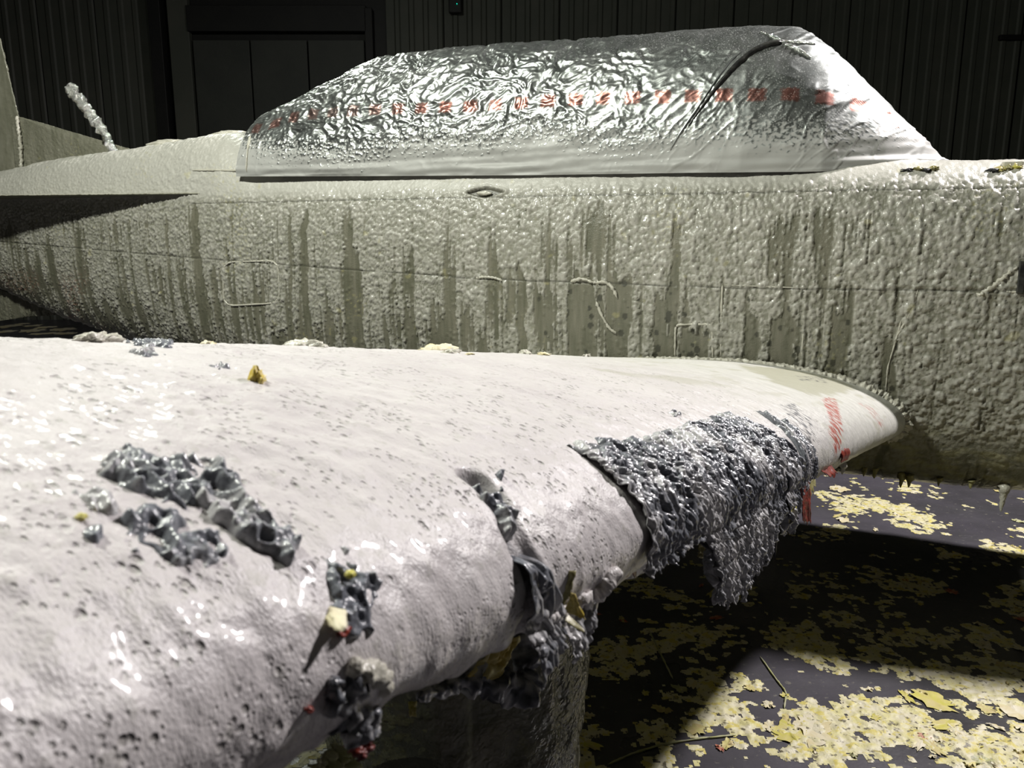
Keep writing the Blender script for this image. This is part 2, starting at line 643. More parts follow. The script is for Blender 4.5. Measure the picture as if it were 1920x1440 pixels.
def fus_coat(P):
    S, Y, Z = P[..., 0], P[..., 1], P[..., 2]
    lft = sm(-.9, -3.0, S)                          # 1 toward the tail
    n = fbm(S * 11, Z * .9, 2, 3) * .8 + .45 * pn(S * 34, Z * 1.7, 8) + .5 * pn(S * 62, Z * 2.2, 18) + .28 * fbm(S * 45, Z * 40, 2, 9)
    hole = fbm(S * 3.2, Z * 3.0, 2, 31)
    b = 1.15 - sm(2.08, 1.9, Z) * (.80 + .06 * lft) - sm(1.8, 1.2, Z) * (.22 + .22 * lft)
    b = b + sm(-.5, .1, S) * .5 + hole * .55
    b = np.where(Z > 2.09, b + .8, b)
    # runs scraped bare ahead of the wing root
    for cx, wd, z1 in ((-1.73, .09, 1.62), (-1.50, .07, 1.60), (-1.27, .05, 1.55), (-1.07, .09, 1.36), (-.62, .07, 1.50), (-.78, .05, 1.42), (-.36, .05, 1.45),
                       (-3.66, .035, 2.02), (-4.63, .05, 2.02), (-3.26, .05, 1.55), (-2.1, .03, 1.7), (-1.2, .03, 1.95), (-.1, .03, 1.35)):
        wob = .02 * pn(Z * 9, cx * 5, 77)
        b = b - 1.9 * sm(wd, wd * .5, np.abs(S - cx - wob)) * sm(z1 + .02, z1 - .08, Z + .10 * pn(S * 25, S * 0 + cx, 5))
    coat = sm(-.12, .12, n + b)
    rim = coat * (1 - coat) * 4
    under = sm(.95, .75, Z) * sm(-1.2, -.6, S)       # smooth belly
    k = np.where(S < -2.5, 1.25, 1.0)
    warp = .25 * pn(S * 30, Z * 30, 4)
    b1 = blobs(S * 44 * k + warp, Z * 40 * k, 11, .75)
    b2 = blobs(S * 85 * k, Z * 75 * k + warp, 21, .85)
    b3 = blobs(S * 23, Z * 22, 41, .35)
    top = sm(2.06, 2.16, Z)
    amp = coat * (1 - (.72 - .35 * sm(-4.3, -4.7, S)) * top) * (1 - .75 * under)
    h = coat * .003 + amp * (b1 * .0085 + b2 * .005 + b3 * .009 * (1 - lft * .3)) + rim * .0045 * (.5 + pn(S * 60, Z * 60, 2)) * (1 - under)
    h = h + (1 - coat) * blobs(S * 60, Z * 55, 51, .16) * .006
    h = h + .004 * fbm(S * 4, Z * 4, 2, 61)
    dark = np.zeros_like(S)
    # seams
    l1 = np.abs(Z - (2.066 + .002 * pn(S * 6, S * 0, 1)))
    g = sm(.005, .002, l1) * (S > -4.65) * (S < .62)
    l2 = np.abs(Z - np.interp(S, SEAM_S, SEAM_Z))
    g2 = sm(.006, .0025, l2) * sm(-.5, .3, fbm(S * 4, S * 0, 2, 5) + .4)
    g = np.maximum(g, g2)
    h = h - .004 * g
    dark = np.maximum(dark, .7 * g)
    rg = np.zeros_like(S)
    for sx, za, zb_ in ((-.955, 1.12, 1.61), (-.525, 1.1, 1.55), (-.03, 1.22, 2.0), (-.05, 1.1, 1.5)):
        rg = np.maximum(rg, sm(.012, .004, np.abs(S - sx + .004 * pn(Z * 20, Z * 0, 7))) * (Z > za) * (Z < zb_))
    rg = np.maximum(rg, .9 * sm(.012, .004, np.abs(l2 - .022)) * (S > -.15) * (S < .45) * (Z > SEAM_Z[3]))
    # vent on the shoulder
    e = np.abs((S + 2.36) / .135) ** 1.25 + np.abs((Z - 2.098) / .034) ** 1.25
    ven = sm(1.05, .75, e)
    h = h * (1 - ven) - .016 * ven
    vr = sm(.25, 0, np.abs(e - 1.12)) * (Z > 1.9)
    h = h + .006 * vr * (Y < .5)
    h = h + rg * .006
    coat = np.maximum(coat, rg * .9)
    coat = coat * (1 - ven * .85)
    dark = np.maximum(dark, .62 * ven)
    yel = sm(.85, 1.0, fbm(S * 9, Z * 9, 3, 71)) * .5 + sm(.35, .7, pn(S * 2, Z * 2, 72)) * sm(.3, .6, pn(S * 50, Z * 50, 73)) * .6
    yel = np.maximum(yel, .75 * sm(.10, .02, np.abs(S + .13 - (Z - 1.55) * .0)) * 0)
    yel = np.maximum(yel, .5 * under * sm(-.1, .5, fbm(S * 6, Z * 14, 3, 81)))
    # crumbs of dark paint in the bare runs
    spk = blobs(S * 36, Z * 30, 91, .12) * (1 - coat) * sm(-2.2, -1.7, S) * (Z < 1.6) * (Z > 1.05)
    dark = np.maximum(dark, sm(.2, .35, spk) * .9)
    rust = sm(.0, .5, fbm(S * 3, Z * 3, 2, 95)) * sm(-5.7, -6.1, S) * sm(1.65, 1.4, Z) * sm(.0, .3, pn(S * 60, Z * 40, 96)) * .5
    coat = coat * (1 - .55 * under)
    lit_top = top * .9 + sm(-5.0, -5.6, S) * sm(2.15, 2.2, Z)  # light from above painted into the colour along shoulder and aft spine
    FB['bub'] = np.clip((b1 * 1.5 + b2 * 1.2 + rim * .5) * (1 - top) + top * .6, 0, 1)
    return h, coat, np.clip(dark, 0, 1), np.clip(yel, 0, 1), np.clip(rust, 0, 1), np.clip(lit_top + .35 * b3, 0, 1)


ss = np.concatenate([np.linspace(-9, -7.3, 30, endpoint=False), np.linspace(-7.3, -1.2, 820, endpoint=False),
                     np.linspace(-1.2, .75, 300, endpoint=False), np.linspace(.75, 2.25, 60)])
vv = np.concatenate([np.linspace(0, .9, 300, endpoint=False), np.linspace(.9, 1, 16, endpoint=False), np.linspace(1, 2, 26, endpoint=False)])
S2, V2 = np.meshgrid(ss, vv, indexing='ij')
P, FL = fus_pos(S2, V2)
N = -gnorm(P, True)
chk = P[600, 150] - np.array([0, YC, 0])
if N[600, 150, 1] > 0:
    N = -N
h, coat, dark, yel, rust, lit_pale = fus_coat(P)
FUSBASE = P.copy()
P = P + N * h[..., None]
fus = grid('fuselage', P, M['skin'], ac, dict(coat=coat, dark=dark, yellow=yel, rust=rust, lit_pale=lit_pale, bub=FB['bub']), wrap=True, flip=True)
P_near = P[:, :316]
fbvh = BVHTree.FromPolygons(FUSBASE[::4, :316:4].reshape(-1, 3).tolist(),
                            gfaces(len(ss[::4]), len(range(0, 316, 4))).tolist())
# nose cap
cap_c = P[-1].mean(0)
mesh('nose_cap', np.concatenate([P[-1], [cap_c + [.06, 0, 0]]]),
     np.array([[i, (i + 1) % P.shape[1], P.shape[1]] for i in range(P.shape[1])]), M['steel'], ac)


def hit(bvh, px, py):
    d = rayl(px, py)
    h_ = bvh.ray_cast(Vector(CAML), Vector(d).normalized())
    if h_[0] is None:
        return None, None
    n = np.array(h_[1])
    if np.dot(n, d) > 0:
        n = -n
    return np.array(h_[0]), n


def hits(bvh, pts, off=0.0):
    r = []
    for x, y in pts:
        p, n = hit(bvh, x, y)
        if p is not None:
            r.append(p + n * off)
    return r


def lump(name, c, r, mat, parent=None, seed=0, amp=.35, k=14, attrs=False, rot=0.0):
    """irregular rounded blob"""
    th = np.linspace(0, np.pi, k)
    ph = np.linspace(0, 2 * np.pi, 2 * k, endpoint=False)
    T, H = np.meshgrid(th, ph, indexing='ij')
    d = np.stack([np.sin(T) * np.cos(H), np.sin(T) * np.sin(H), np.cos(T)], -1)
    rr = 1 + amp * fbm(d[..., 0] * 1.7 + seed * 3.1, d[..., 1] * 1.7 + d[..., 2] * 1.3, 3, seed)
    Q = d * rr[..., None] * np.array(r)
    cr, sr = math.cos(rot), math.sin(rot)
    Q = np.stack([Q[..., 0] * cr - Q[..., 1] * sr, Q[..., 0] * sr + Q[..., 1] * cr, Q[..., 2]], -1)
    at = None
    if attrs:
        z = np.zeros_like(T)
        at = dict(ridge=np.clip(.5 + fbm(d[..., 0] * 4 + seed, d[..., 2] * 4, 2, seed), 0, 1),
                  smear=sm(.1, .5, fbm(d[..., 1] * 3 + seed, d[..., 0] * 3, 2, seed + 4)), yellow=z, red=z)
    return grid(name, Q + np.array(c), mat, parent, at, wrap=True)


# raised panels and their rims on the fuselage
def rim(name, pts, r, seed, closed=True, mat='bead', lumpy=.5, par=None):
    q = hits(fbvh, pts, .004)
    return tube(name, q, r, M[mat], par or fus, k=8, lump=lumpy, seed=seed, sub=8)


rr_ = []
for cx, cy, a0 in ((438, 508, 180), (505, 506, 270), (507, 552, 0), (438, 556, 90)):
    for k in range(4):
        a = math.radians(a0 + k * 30)
        rr_.append((cx + 18 * math.cos(a), cy + 17 * math.sin(a)))
rr_.append(rr_[0])
tag(rim('access_panel', rr_, .0068, 3), 'rounded hatch outline on the rear fuselage side')
tag(rim('access_panel', [(1266, 668), (1266, 640), (1267, 609), (1300, 608), (1335, 608), (1336, 640), (1337, 672)], .006, 5),
    'small square hatch outline above the wing root')
rim('panel_seam', [(1352, 668), (1352, 600), (1355, 532)], .0055, 6)
rim('panel_seam', [(1355, 534), (1430, 537), (1508, 540)], .003, 9)
rim('panel_seam', [(1510, 540), (1508, 600), (1503, 670)], .005, 7)
rim('panel_seam', [(1722, 540), (1700, 600), (1680, 632)], .006, 8)
tag(rim('paint_ridge', [(1832, 556), (1850, 545), (1872, 530), (1890, 512), (1908, 500)], .012, 11, lumpy=.9), 'thick ridge of lifted paint')
p, n = hit(fbvh, 1914, 520)
q = box('bracket', p + n * .008, (.03, .03, .15), M['frame'], fus, .004)
rim('paint_ridge', [(1880, 547), (1900, 548), (1919, 546)], .006, 12)
for k, (a, b, c_) in enumerate([(1040, 530, 1110), (895, 523, 935), (1110, 560, 1120)]):
    pass
rim('paint_ridge', [(893, 522), (905, 519), (925, 520), (942, 526)], .007, 21, lumpy=.8)
rim('paint_ridge', [(1070, 528), (1090, 522), (1115, 530), (1135, 528), (1150, 540), (1158, 560)], .009, 22, lumpy=.8)
rim('paint_ridge', [(1118, 565), (1128, 590), (1142, 615), (1156, 625)], .008, 23, lumpy=.8)
rim('paint_ridge', [(1690, 600), (1676, 650), (1664, 690), (1660, 740)], .004, 24, lumpy=.8)
# vent blob
p, n = hit(fbvh, 908, 362)
v = lump('vent_plug', p - n * .004, (.048, .010, .013), M['bead'], fus, 5, .3)
# crumbs along the cowling top
random.seed(4)
for k, (x, y, mk) in enumerate([(1700, 321, 'rubber'), (1722, 319, 'olive'), (1735, 321, 'rubber'), (1750, 318, 'olive'), (1875, 320, 'cream_yellow'), (1890, 317, 'olive'),
                                (1862, 321, 'rubber'), (1905, 315, 'lemon')]):
    p, n = hit(fbvh, x, y)
    if p is not None:
        lump('paint_crumb', p + n * .004, (.025, .02, .010), M[mk], fus, k, .9, 10)
p, n = hit(fbvh, 1898, 312)
if p is not None:
    q = box('cowl_fitting', p + np.array([0, 0, .008]), (.09, .05, .03), M['bead'], fus, .008)
# belly drips
for k, (x, y, ln_) in enumerate([(1882, 915, .13), (1705, 898, .05), (1690, 895, .06), (1620, 884, .03), (1640, 886, .035), (1580, 880, .03), (1760, 905, .02), (1820, 910, .02)]):
    c_ = onplane(x, y, .22)
    zt = c_[2] + .03
    tube('drip', [(c_[0], c_[1], zt), (c_[0] + .003, c_[1], zt - ln_ * .5), (c_[0], c_[1] + .002, zt - ln_), (c_[0], c_[1], zt - ln_ - .03)],
         [.035 if ln_ > .1 else .022, .018, .010, .004], M['bead' if k == 0 else 'olive'], fus, 8, .5, k, sub=4)


# fins -------------------------------------------------
def fin(name, outline, y, th, mat='skin', n=140):
    """outline in (s,z) quad: [root aft, root fwd, tip fwd, tip aft]; solid with rounded leading edge"""
    A, B, C_, D = [np.array(q, float) for q in outline]
    u = np.linspace(0, 1, n)[:, None, None]
    c_ = np.concatenate([np.linspace(0, 1, n), np.linspace(1, 0, n)])[None, :, None]
    side = np.concatenate([-np.ones(n), np.ones(n)])[None, :]
    lo = A * (1 - c_) + B * c_
    hi = D * (1 - c_) + C_ * c_
    q = lo * (1 - u) + hi * u
    prof = np.sqrt(np.clip(1 - c_[..., 0], 0, 1)) * .5 + .5 * sm(0, .2, 1 - c_[..., 0])
    Y = y + side * th * prof * (1 - .4 * u[..., 0])
    P = np.stack([q[..., 0], Y + 0 * q[..., 0], q[..., 1]], -1)
    h, coat, dark, yel, rust, lit_pale = fus_coat(P * np.array([1, 1, .7]) + np.array([0, 0, .3]))
    coat = coat * .55
    P[..., 1] += side * h * .6
    P[..., 0] += (1 * sm(.9, 1, c_[..., 0])) * h
    return grid(name, P, M[mat], ac, dict(coat=coat, dark=dark * .3, yellow=yel, rust=0 * rust, lit_pale=lit_pale * 0), wrap=True)


fin('tail_fin', [(-8.4, 2.2), (-6.84, 2.38), (-7.16, 4.1), (-8.5, 4.1)], YC, .05)
fin('dorsal_fin', [(-7.0, 2.3), (-5.48, 2.47), (-6.88, 2.83), (-7.0, 2.85)], YC, .028)
fin('ventral_fin', [(-8.0, 1.5), (-6.55, 1.17), (-7.1, 1.12), (-8.0, 1.0)], YC, .03)
# joint bead between fin and dorsal fin
tube('joint_bead', [(-6.9, YC - .05, 2.40), (-6.88, YC - .045, 2.62), (-6.9, YC - .035, 2.84)], .014, M['bead'], ac, 8, .8, 3, sub=20)


# side strake: flat shelf that widens toward the tail
def strake(name, sgn):
    n, k = 260, 40
    u = np.linspace(0, 1, n)[:, None]
    c_ = np.concatenate([np.linspace(0, 1, k), np.linspace(1, 0, k)])[None]
    side = np.concatenate([np.ones(k), -np.ones(k)])[None]
    s = -4.58 - u * 3.6
    wdt = .02 + .50 * u ** 1.0 + .35 * np.clip(u - .6, 0, 1)
    w = np.interp(s, FS[:, 0], FS[:, 3])
    y = YC + sgn * (w * .92 + c_ * wdt)
    th = .010 * (1 - .5 * c_) * np.minimum(1, (1 - c_) * 6 + .25)
    z = 2.135 + .03 * u + side * th
    P = np.stack([s + 0 * c_, y, z], -1)
    hh = blobs(P[..., 0] * 60, P[..., 1] * 60, 5, .8) * .006 * (side > 0)
    P[..., 2] += hh
    P[..., 1] += sgn * sm(.9, 1, c_) * .006 * fbm(P[..., 0] * 50, side, 2, 3)
    z0 = np.zeros(P.shape[:2])
    return grid(name, P, M['skin'], ac, dict(coat=z0 + np.where(side > 0, 1, .35), dark=z0, yellow=z0 + .1, rust=z0, lit_pale=z0 + .5 * (side > 0)), wrap=True)


strake('side_strake', -1)
strake('side_strake', 1)

# foil-wrapped antenna
pp = [onplane(x, y, .50) for x, y in ((215, 292), (203, 262), (185, 235), (165, 208), (145, 182), (128, 163))]
an = tube('antenna', pp, [.030, .034, .036, .038, .040, .040], M['foil'], ac, 18, .6, 5, sub=16)
tag(an, 'rod wrapped in crumpled kitchen foil')
# small fairings on the spine behind the canopy
for (xa, xb, yy, hgt) in ((285, 350, 276, .020), (405, 462, 255, .012)):
    a, b = onplane(xa, yy, .55), onplane(xb, yy - 8, .55)
    c_ = (a + b) / 2
    lump('spine_fairing', (c_[0], .55, np.interp(c_[0], FS[:, 0], FS[:, 2]) + hgt * .2), (abs(b[0] - a[0]) * .55, .10, hgt + .02), M['bead'], ac, 3, .18, 24)
tube('canopy_rail', hits(fbvh, [(362, 320), (400, 320), (452, 321)], .008), .008, M['bead'], ac, 8, .3, 2, sub=6)

# ------------------------------------------------------------------ masking film over the canopy
can = [(470, 245), (500, 225), (560, 195), (620, 165), (680, 133), (720, 115), (800, 104), (900, 93), (1050, 83), (1150, 78), (1300, 62), (1400, 55),
       (1490, 56), (1520, 68), (1570, 105), (1620, 155), (1680, 215), (1730, 262), (1775, 310)]
ct = np.array([onplane(x, y, YC)[[0, 2]] for x, y in can])
sil = np.array([onplane(x, y, .12)[[0, 2]] for x, y in [(452, 328), (700, 327), (1000, 325), (1300, 320), (1500, 318), (1775, 312)]])
s0, s1 = sil[0, 0] - .02, .125
cs = np.linspace(0, 1, 640)
cs = s0 + (s1 - s0) * cs
n_v = 260
ph = np.concatenate([np.linspace(0, np.pi / 2, n_v), np.linspace(np.pi / 2, np.pi, 60)[1:]])
ztop = np.interp(cs, ct[:, 0], ct[:, 1])
sk = np.ones(9) / 9
ztop = np.convolve(np.pad(ztop, 4, mode='edge'), sk, 'valid')
zsil = np.interp(cs, sil[:, 0], sil[:, 1])
wc = np.interp(cs, [-5, -4.2, -3.2, -.9, -.5, -.2, .0, .125], [.455, .455, .455, .44, .40, .27, .14, .02])
zsil = zsil + np.clip(.44 - wc, 0, 1) * .07 - .012
expo = np.interp(cs, [-4.4, -3.2, -.9, .1], [1.75, 1.95, 1.95, 1.5])
sn, cn = np.sin(ph), np.cos(ph)
P = np.zeros((len(cs), len(ph), 3))
e = 2 / expo[:, None]
yy = wc[:, None] * np.sign(cn)[None] * np.abs(cn)[None] ** e
zz = zsil[:, None] + (ztop - zsil)[:, None] * np.abs(sn)[None] ** e
# lowest band of film hangs straight as a skirt
P[..., 0] = cs[:, None] + (np.clip((zz - zsil[:, None]), 0, 1)) * 0
P[..., 1] = YC - yy
P[..., 2] = zz
N = gnorm(P)
if N[300, 60, 1] > 0:
    N = -N
S2, Z2 = P[..., 0], P[..., 2]
arc = np.concatenate([np.zeros((len(cs), 1)), np.cumsum(np.linalg.norm(np.diff(P, axis=1), axis=-1), axis=1)], 1)
spl = fbm(S2 * 55, arc * 55, 2, 23)
lvl = np.interp(S2, [-4.4, -4.2, -3.9, -3.4, -3.0, -2.2, -1.6, -1.0, -.6, -.2, .1], [.36, .24, .19, .15, .19, .25, .20, .20, .20, .20, .3])
lvl = lvl + .05 * pn(S2 * 2.3, S2 * 0, 44)
spray = sm(-.22, .22, (lvl - arc) * 6 + spl * .9)
q_ = fbm(S2 * 3, arc * 3, 2, 3)
crk = sm(-.75, -2.2, S2) * sm(-4.4, -3.6, S2)
h = (.004 + .005 * crk) * fbm(S2 * 4 + .4 * q_, arc * 6, 2, 5)
cz = pn(S2 * 7 - arc * 4.5 + .3 * q_, arc * 2.5 + S2 * .6, 71)
h += .0045 * sm(.10, .0, np.abs(cz)) * (1 - crk) * sm(-.2, .4, pn(S2 * 3, arc * 3, 72) + .1)
cz = pn(S2 * 15 - arc * 12 + .5 * q_, arc * 5 + S2, 73)
h += .0028 * sm(.12, .0, np.abs(cz)) * (1 - crk) * sm(-.1, .4, pn(S2 * 4, arc * 4, 74))                       # soft folds
h += (.0016 + .0065 * crk) * (1 - .85 * spray) * (1 - 2.2 * np.abs(pn(S2 * 11 + 1.0 * q_, arc * 13 + q_, 7)))
h += (.0004 + .0032 * crk) * (1 - .9 * spray) * (1 - 2 * np.abs(pn(S2 * 27 + 1.5 * q_, arc * 30 + q_, 9)))
# long tension folds near the skirt, radiating from the rear corner
tf = np.clip(1 - arc / .28, 0, 1)
h += .010 * tf * pn((S2 - s0) * 1.6, arc * 22 - (S2 - s0) * 1.0, 15) * sm(s0, s0 + .3, S2)
h += .006 * sm(.03, .0, np.abs(arc - .045)) * (1 + pn(S2 * 3, S2 * 0, 2))
# draped pull lines on the forward half
h += .0028 * sm(-1.9, -1.3, S2) * pn(S2 * 9 - arc * 7, arc * 1.2, 17)
edge = sm(0, .015, arc)
h = h * np.clip(edge, .0, 1) + .012
P = P + N * h[..., None]
px_, py_, _ = proj(P)
speck = sm(-2.6, -1.2, S2) * (.45 + .55 * sm(.55, .15, arc))
spray = np.clip(spray, 0, 1)
rl = [(488, 243), (540, 224), (600, 214), (700, 207), (800, 204), (900, 200), (1000, 193), (1100, 187), (1280, 182), (1400, 179), (1480, 178), (1545, 185), (1600, 197),
      (1660, 218), (1705, 245), (1745, 282)]
pxs, pys = [r[0] for r in rl], [r[1] for r in rl]
near = (P[..., 1] < YC - .005)
dy = np.abs(py_ - np.interp(px_, pxs, pys)) * 0.0030            # metres off the printed row
row_c = ztop * 0
red = np.zeros_like(S2)
zr = np.array([np.nan] * len(cs))
dd = np.where(near, np.abs(py_ - np.interp(px_, pxs, pys)), 1e9)
j = dd.argmin(1)
zr = P[np.arange(len(cs)), j, 2]
period = .165
fr = np.abs(((S2 + 10) / period) % 1 - .5)
red = sm(.30, .22, fr + .06 * pn(S2 * 90, arc * 90, 3)) * sm(.040, .028, np.abs(Z2 - zr[:, None]) + .006 * pn(S2 * 70, arc * 70, 4)) * near
red = red * np.where((S2 > -4.45) & (S2 < .05), .75, 0) * (.45 + .55 * sm(-3.6, -2.6, S2) + .4 * sm(-3.4, -4, S2))
mf = empty('masking_film', (2.0, 3.8, 0), -YAW)
tag(mf, 'crumpled silver masking film taped over the cockpit canopy, printed with red dashes', 'masking film')
film = grid('film_sheet', P, M['film'], mf, dict(spray=spray, red=np.clip(red, 0, 1), crk=(.04 + .96 * crk) * (1 - .8 * spray), speck=speck))
cbvh = BVHTree.FromPolygons(P[::4, ::4].reshape(-1, 3).tolist(), gfaces(len(range(0, 640, 4)), len(range(0, len(ph), 4))).tolist())
bow = hits(cbvh, [(1466, 80), (1440, 84), (1412, 96), (1385, 118), (1360, 144), (1340, 168), (1322, 192), (1305, 216), (1290, 238)], .004)
tag(tube('frame_bow', bow, [.012, .016, .015, .014, .012, .009, .007, .005, .003], M['frame'], mf, 10, .2, 3, sub=6), 'dark canopy bow showing through the film')
cr = hits(cbvh, [(1398, 92), (1372, 112), (1350, 140), (1328, 172), (1310, 200), (1290, 228), (1272, 255), (1256, 282)], .002)
tube('film_crease', cr, [.003, .006, .007, .007, .007, .007, .006, .003], M['film'], mf, 8, .3, 4, sub=6, attrs=None)
for k, pts in enumerate([[(1425, 60), (1455, 72), (1470, 80)], [(1462, 78), (1500, 80), (1530, 84)], [(1470, 82), (1500, 95), (1522, 110)]]):
    tube('film_crease', hits(cbvh, pts, .004), [.004, .010, .004], M['foil'], mf, 8, .6, k, sub=8)
# taped seam band at the rear edge
tp = hits(cbvh, [(463, 322), (464, 300), (466, 275), (470, 255)], .003)
tube('tape_band', tp, .012, M['bead'], mf, 8, .1, 1, squash=.35, sub=6)

# ------------------------------------------------------------------ wing
WZ0, WD, WSW, WCR, WCT, WT, WI, WX0 = 0.913, .164, .179, 2.505, 1.82, .155, -.018, -.004


def naca(th, t=WT, mm=.02, p=.4):
    x = .5 * (1 + np.cos(th))
    yt = 5 * t * (.2969 * np.sqrt(x) - .126 * x - .3516 * x ** 2 + .2843 * x ** 3 - .1015 * x ** 4)
    yc = np.where(x < p, mm / p ** 2 * (2 * p * x - x * x), mm / (1 - p) ** 2 * (1 - 2 * p + 2 * p * x - x * x))
    return x, yc + np.where(th < np.pi, yt, -yt)


_th = np.linspace(0, 2 * np.pi, 4001)
_x, _z = naca(_th)
_a = np.concatenate([[0], np.cumsum(np.hypot(np.diff(_x), np.diff(_z)))])
_a -= _a[2000]                          # arc length from the leading edge, negative = upper side
AU, AL = -_a[0], _a[-1]


def chord(yo):
    return WCR + (WCT - WCR) * yo / 4.6


def wingP(yo, q):
    """yo outboard distance, q arc length past the leading edge (negative on top)"""
    yo, q = np.broadcast_arrays(yo, q)
    c = chord(yo)
    a = q / c
    x = np.interp(a, _a, _x)
    z = np.interp(a, _a, _z)
    ci, si = math.cos(WI), math.sin(WI)
    X = WX0 - WSW * yo - x * c * ci - .010 - .026 * np.clip((yo - .4) / 2.2, 0, 1)
    Z = WZ0 + WD * yo + z * c * ci - x * c * si
    # fuller nose close to the root
    return np.stack([X, -yo, Z], -1)


def wingN(yo, q, e=.002):
    du = wingP(yo + e, q) - wingP(yo - e, q)
    dv = wingP(yo, q + e) - wingP(yo, q - e)
    n = np.cross(dv, du)
    return n / (np.linalg.norm(n, axis=-1, keepdims=True) + 1e-12)


# lookup px -> (yo,q)
_yy = np.linspace(0, 4.25, 700)
_qq = np.concatenate([np.linspace(-2.3, -.5, 300, endpoint=False), np.linspace(-.5, .3, 400)])
_Y, _Q = np.meshgrid(_yy, _qq, indexing='ij')
_WP = wingP(_Y, _Q)
_WN = wingN(_Y, _Q)
if _WN[300, 350, 2] < 0:
    _sgn = -1.0
else:
    _sgn = 1.0
_WN = _WN * _sgn
_px, _py, _pd = proj(_WP)
_face = (np.einsum('ijk,ijk->ij', _WN, CAML - _WP) > 0) & ~np.isnan(_px)
_px = np.where(_face, _px, 1e9)
_py = np.where(_face, _py, 1e9)


def wuv(px, py):
    d = (_px - px) ** 2 + (_py - py) ** 2
    i = np.unravel_index(np.argmin(d), d.shape)
    return float(_Y[i]), float(_Q[i])


def wuvs(pts):
    return [wuv(*p) for p in pts]


# where the leading edge front is seen: px -> yo
_lp = wingP(_yy, np.full_like(_yy, .02))
_lx, _ly, _ld = proj(_lp)


def le_y(px):
    ok = ~np.isnan(_lx)
    return float(np.interp(px, _lx[ok][::-1], _yy[ok][::-1]))


# thick foam sheet features
seam_line = wuvs([(880, 915), (905, 935), (935, 975), (950, 1010), (962, 1040)]) + [(le_y(985), .03), (le_y(990), .1)]
pit_y = le_y(700)
ys_, y = [], -.10
while y < 4.95:
    ys_.append(y)
    d = max(.35, abs(4.27 - y))
    y += .0022 + .0015 * d
ys_ = np.array(ys_)
qa = np.concatenate([-np.linspace(1, .36, 150, endpoint=False) * AU,
                     -np.linspace(.36 * AU, .10, 130, endpoint=False), np.linspace(-.10, .075, 90, endpoint=False), np.linspace(.075, AL, 60)])
YO, QA = np.meshgrid(ys_, qa, indexing='ij')
QQ = QA * chord(YO)
P = wingP(YO, QQ)
N = wingN(YO, np.clip(QQ, -AU * chord(YO) + .01, AL * chord(YO) - .01)) * _sgn
farw = sm(3.0, 1.2, YO)
thick = .008 + .004 * sm(1.4, 2.6, YO)
le_end = .085 + .02 * pn(YO * 9, YO * 0, 3) + .012 * pn(YO * 31, YO * 0, 4)
thick = thick * sm(le_end + .03, le_end - .02, QQ)
lum = fbm(YO * 9, QQ * 9, 2, 3) * .003 + (fbm(YO * 34, QQ * 28, 3, 6) + .5 * blobs(YO * 60, QQ * 48, 7, .6)) * .0019
lum = lum * (1 - .55 * farw)
rimb = sm(.05, 0, np.abs(QQ - le_end + .02)) * sm(1.3, 2.2, YO)
lumps = rimb * .006 * (.6 + fbm(YO * 26, QQ * 26, 2, 8))
pits = sm(1.3, 2.6, YO) * sm(-.35, .5, fbm(YO * 2.2, QQ * 2.2, 2, 66) + .15 + .3 * sm(-.5, -.1, QQ))
sd = pdist(seam_line, YO, QQ) + .004 * pn(YO * 50, QQ * 50, 9)
seam = sm(.022, .006, sd)
h = thick + lum + lumps - .013 * seam
zero = np.zeros_like(YO)
yel = sm(.66, .85, fbm(YO * 12, QQ * 12, 2, 12)) * sm(-.8, -1.5, QQ) * .55
dark = np.maximum(0, seam * .55 * sm(-.2, .3, pn(YO * 60, QQ * 60, 3) + .2))
bare = np.zeros_like(YO)


def poly_mask(pts, soft=.02, nz=.03, seed=1, fr=30):
    pl = wuvs(pts)
    return sm(-soft, soft, sdf(pl, YO, QQ) + nz * fbm(YO * fr, QQ * fr, 2, seed))


bare = np.maximum(bare, .85 * poly_mask([(1380, 688), (1470, 694), (1560, 712), (1610, 730), (1570, 744), (1510, 742), (1450, 722)], .02, .03, 3, 8))
bare = np.maximum(bare, .45 * poly_mask([(1130, 705), (1250, 712), (1400, 735), (1290, 728)], .03, .05, 4, 7))
bare = np.maximum(bare, .5 * sm(.2, .75, fbm(YO * 4, QQ * 14, 3, 13)) * farw)
spk = sm(-.05, .35, fbm(YO * 60, QQ * 45, 2, 15))
dark = np.maximum(dark, .9 * spk * poly_mask([(1460, 765), (1485, 762), (1515, 790), (1520, 830), (1505, 850), (1480, 800)], .006, .01, 5))
dark = np.maximum(dark, .8 * sm(.1, .4, fbm(YO * 45, QQ * 45, 2, 18)) * poly_mask([(1490, 708), (1545, 710), (1550, 722), (1500, 716)], .006, .01, 6))
red = .95 * sm(-.25, .1, fbm(YO * 50, QQ * 35, 2, 16)) * poly_mask([(1538, 752), (1562, 750), (1574, 785), (1570, 830), (1556, 860), (1548, 820), (1552, 790)], .005, .01, 7)
red = np.maximum(red, .6 * sm(.0, .4, fbm(YO * 55, QQ * 40, 2, 19)) * poly_mask([(1605, 758), (1630, 765), (1655, 800), (1645, 805)], .006, .01, 8))
bel = sm(.07, .12, QQ + .02 * pn(YO * 20, YO * 0, 3))
bare = np.maximum(bare, bel * .9)
# ridges of thick foam where the sprayed coat ends over the dark sheet
ring = sm(.05, .03, YO) * sm(.25, .18, np.abs(QQ)) * .006
P = P + N * (h + ring)[..., None]
wing = grid('wing', P, M['foam'], ac, dict(far=farw, pit=np.clip(pits, 0, 1), yellow=yel, bare=np.clip(bare, 0, 1), dark=np.clip(dark, 0, 1), red=np.clip(red, 0, 1)), wrap=False)
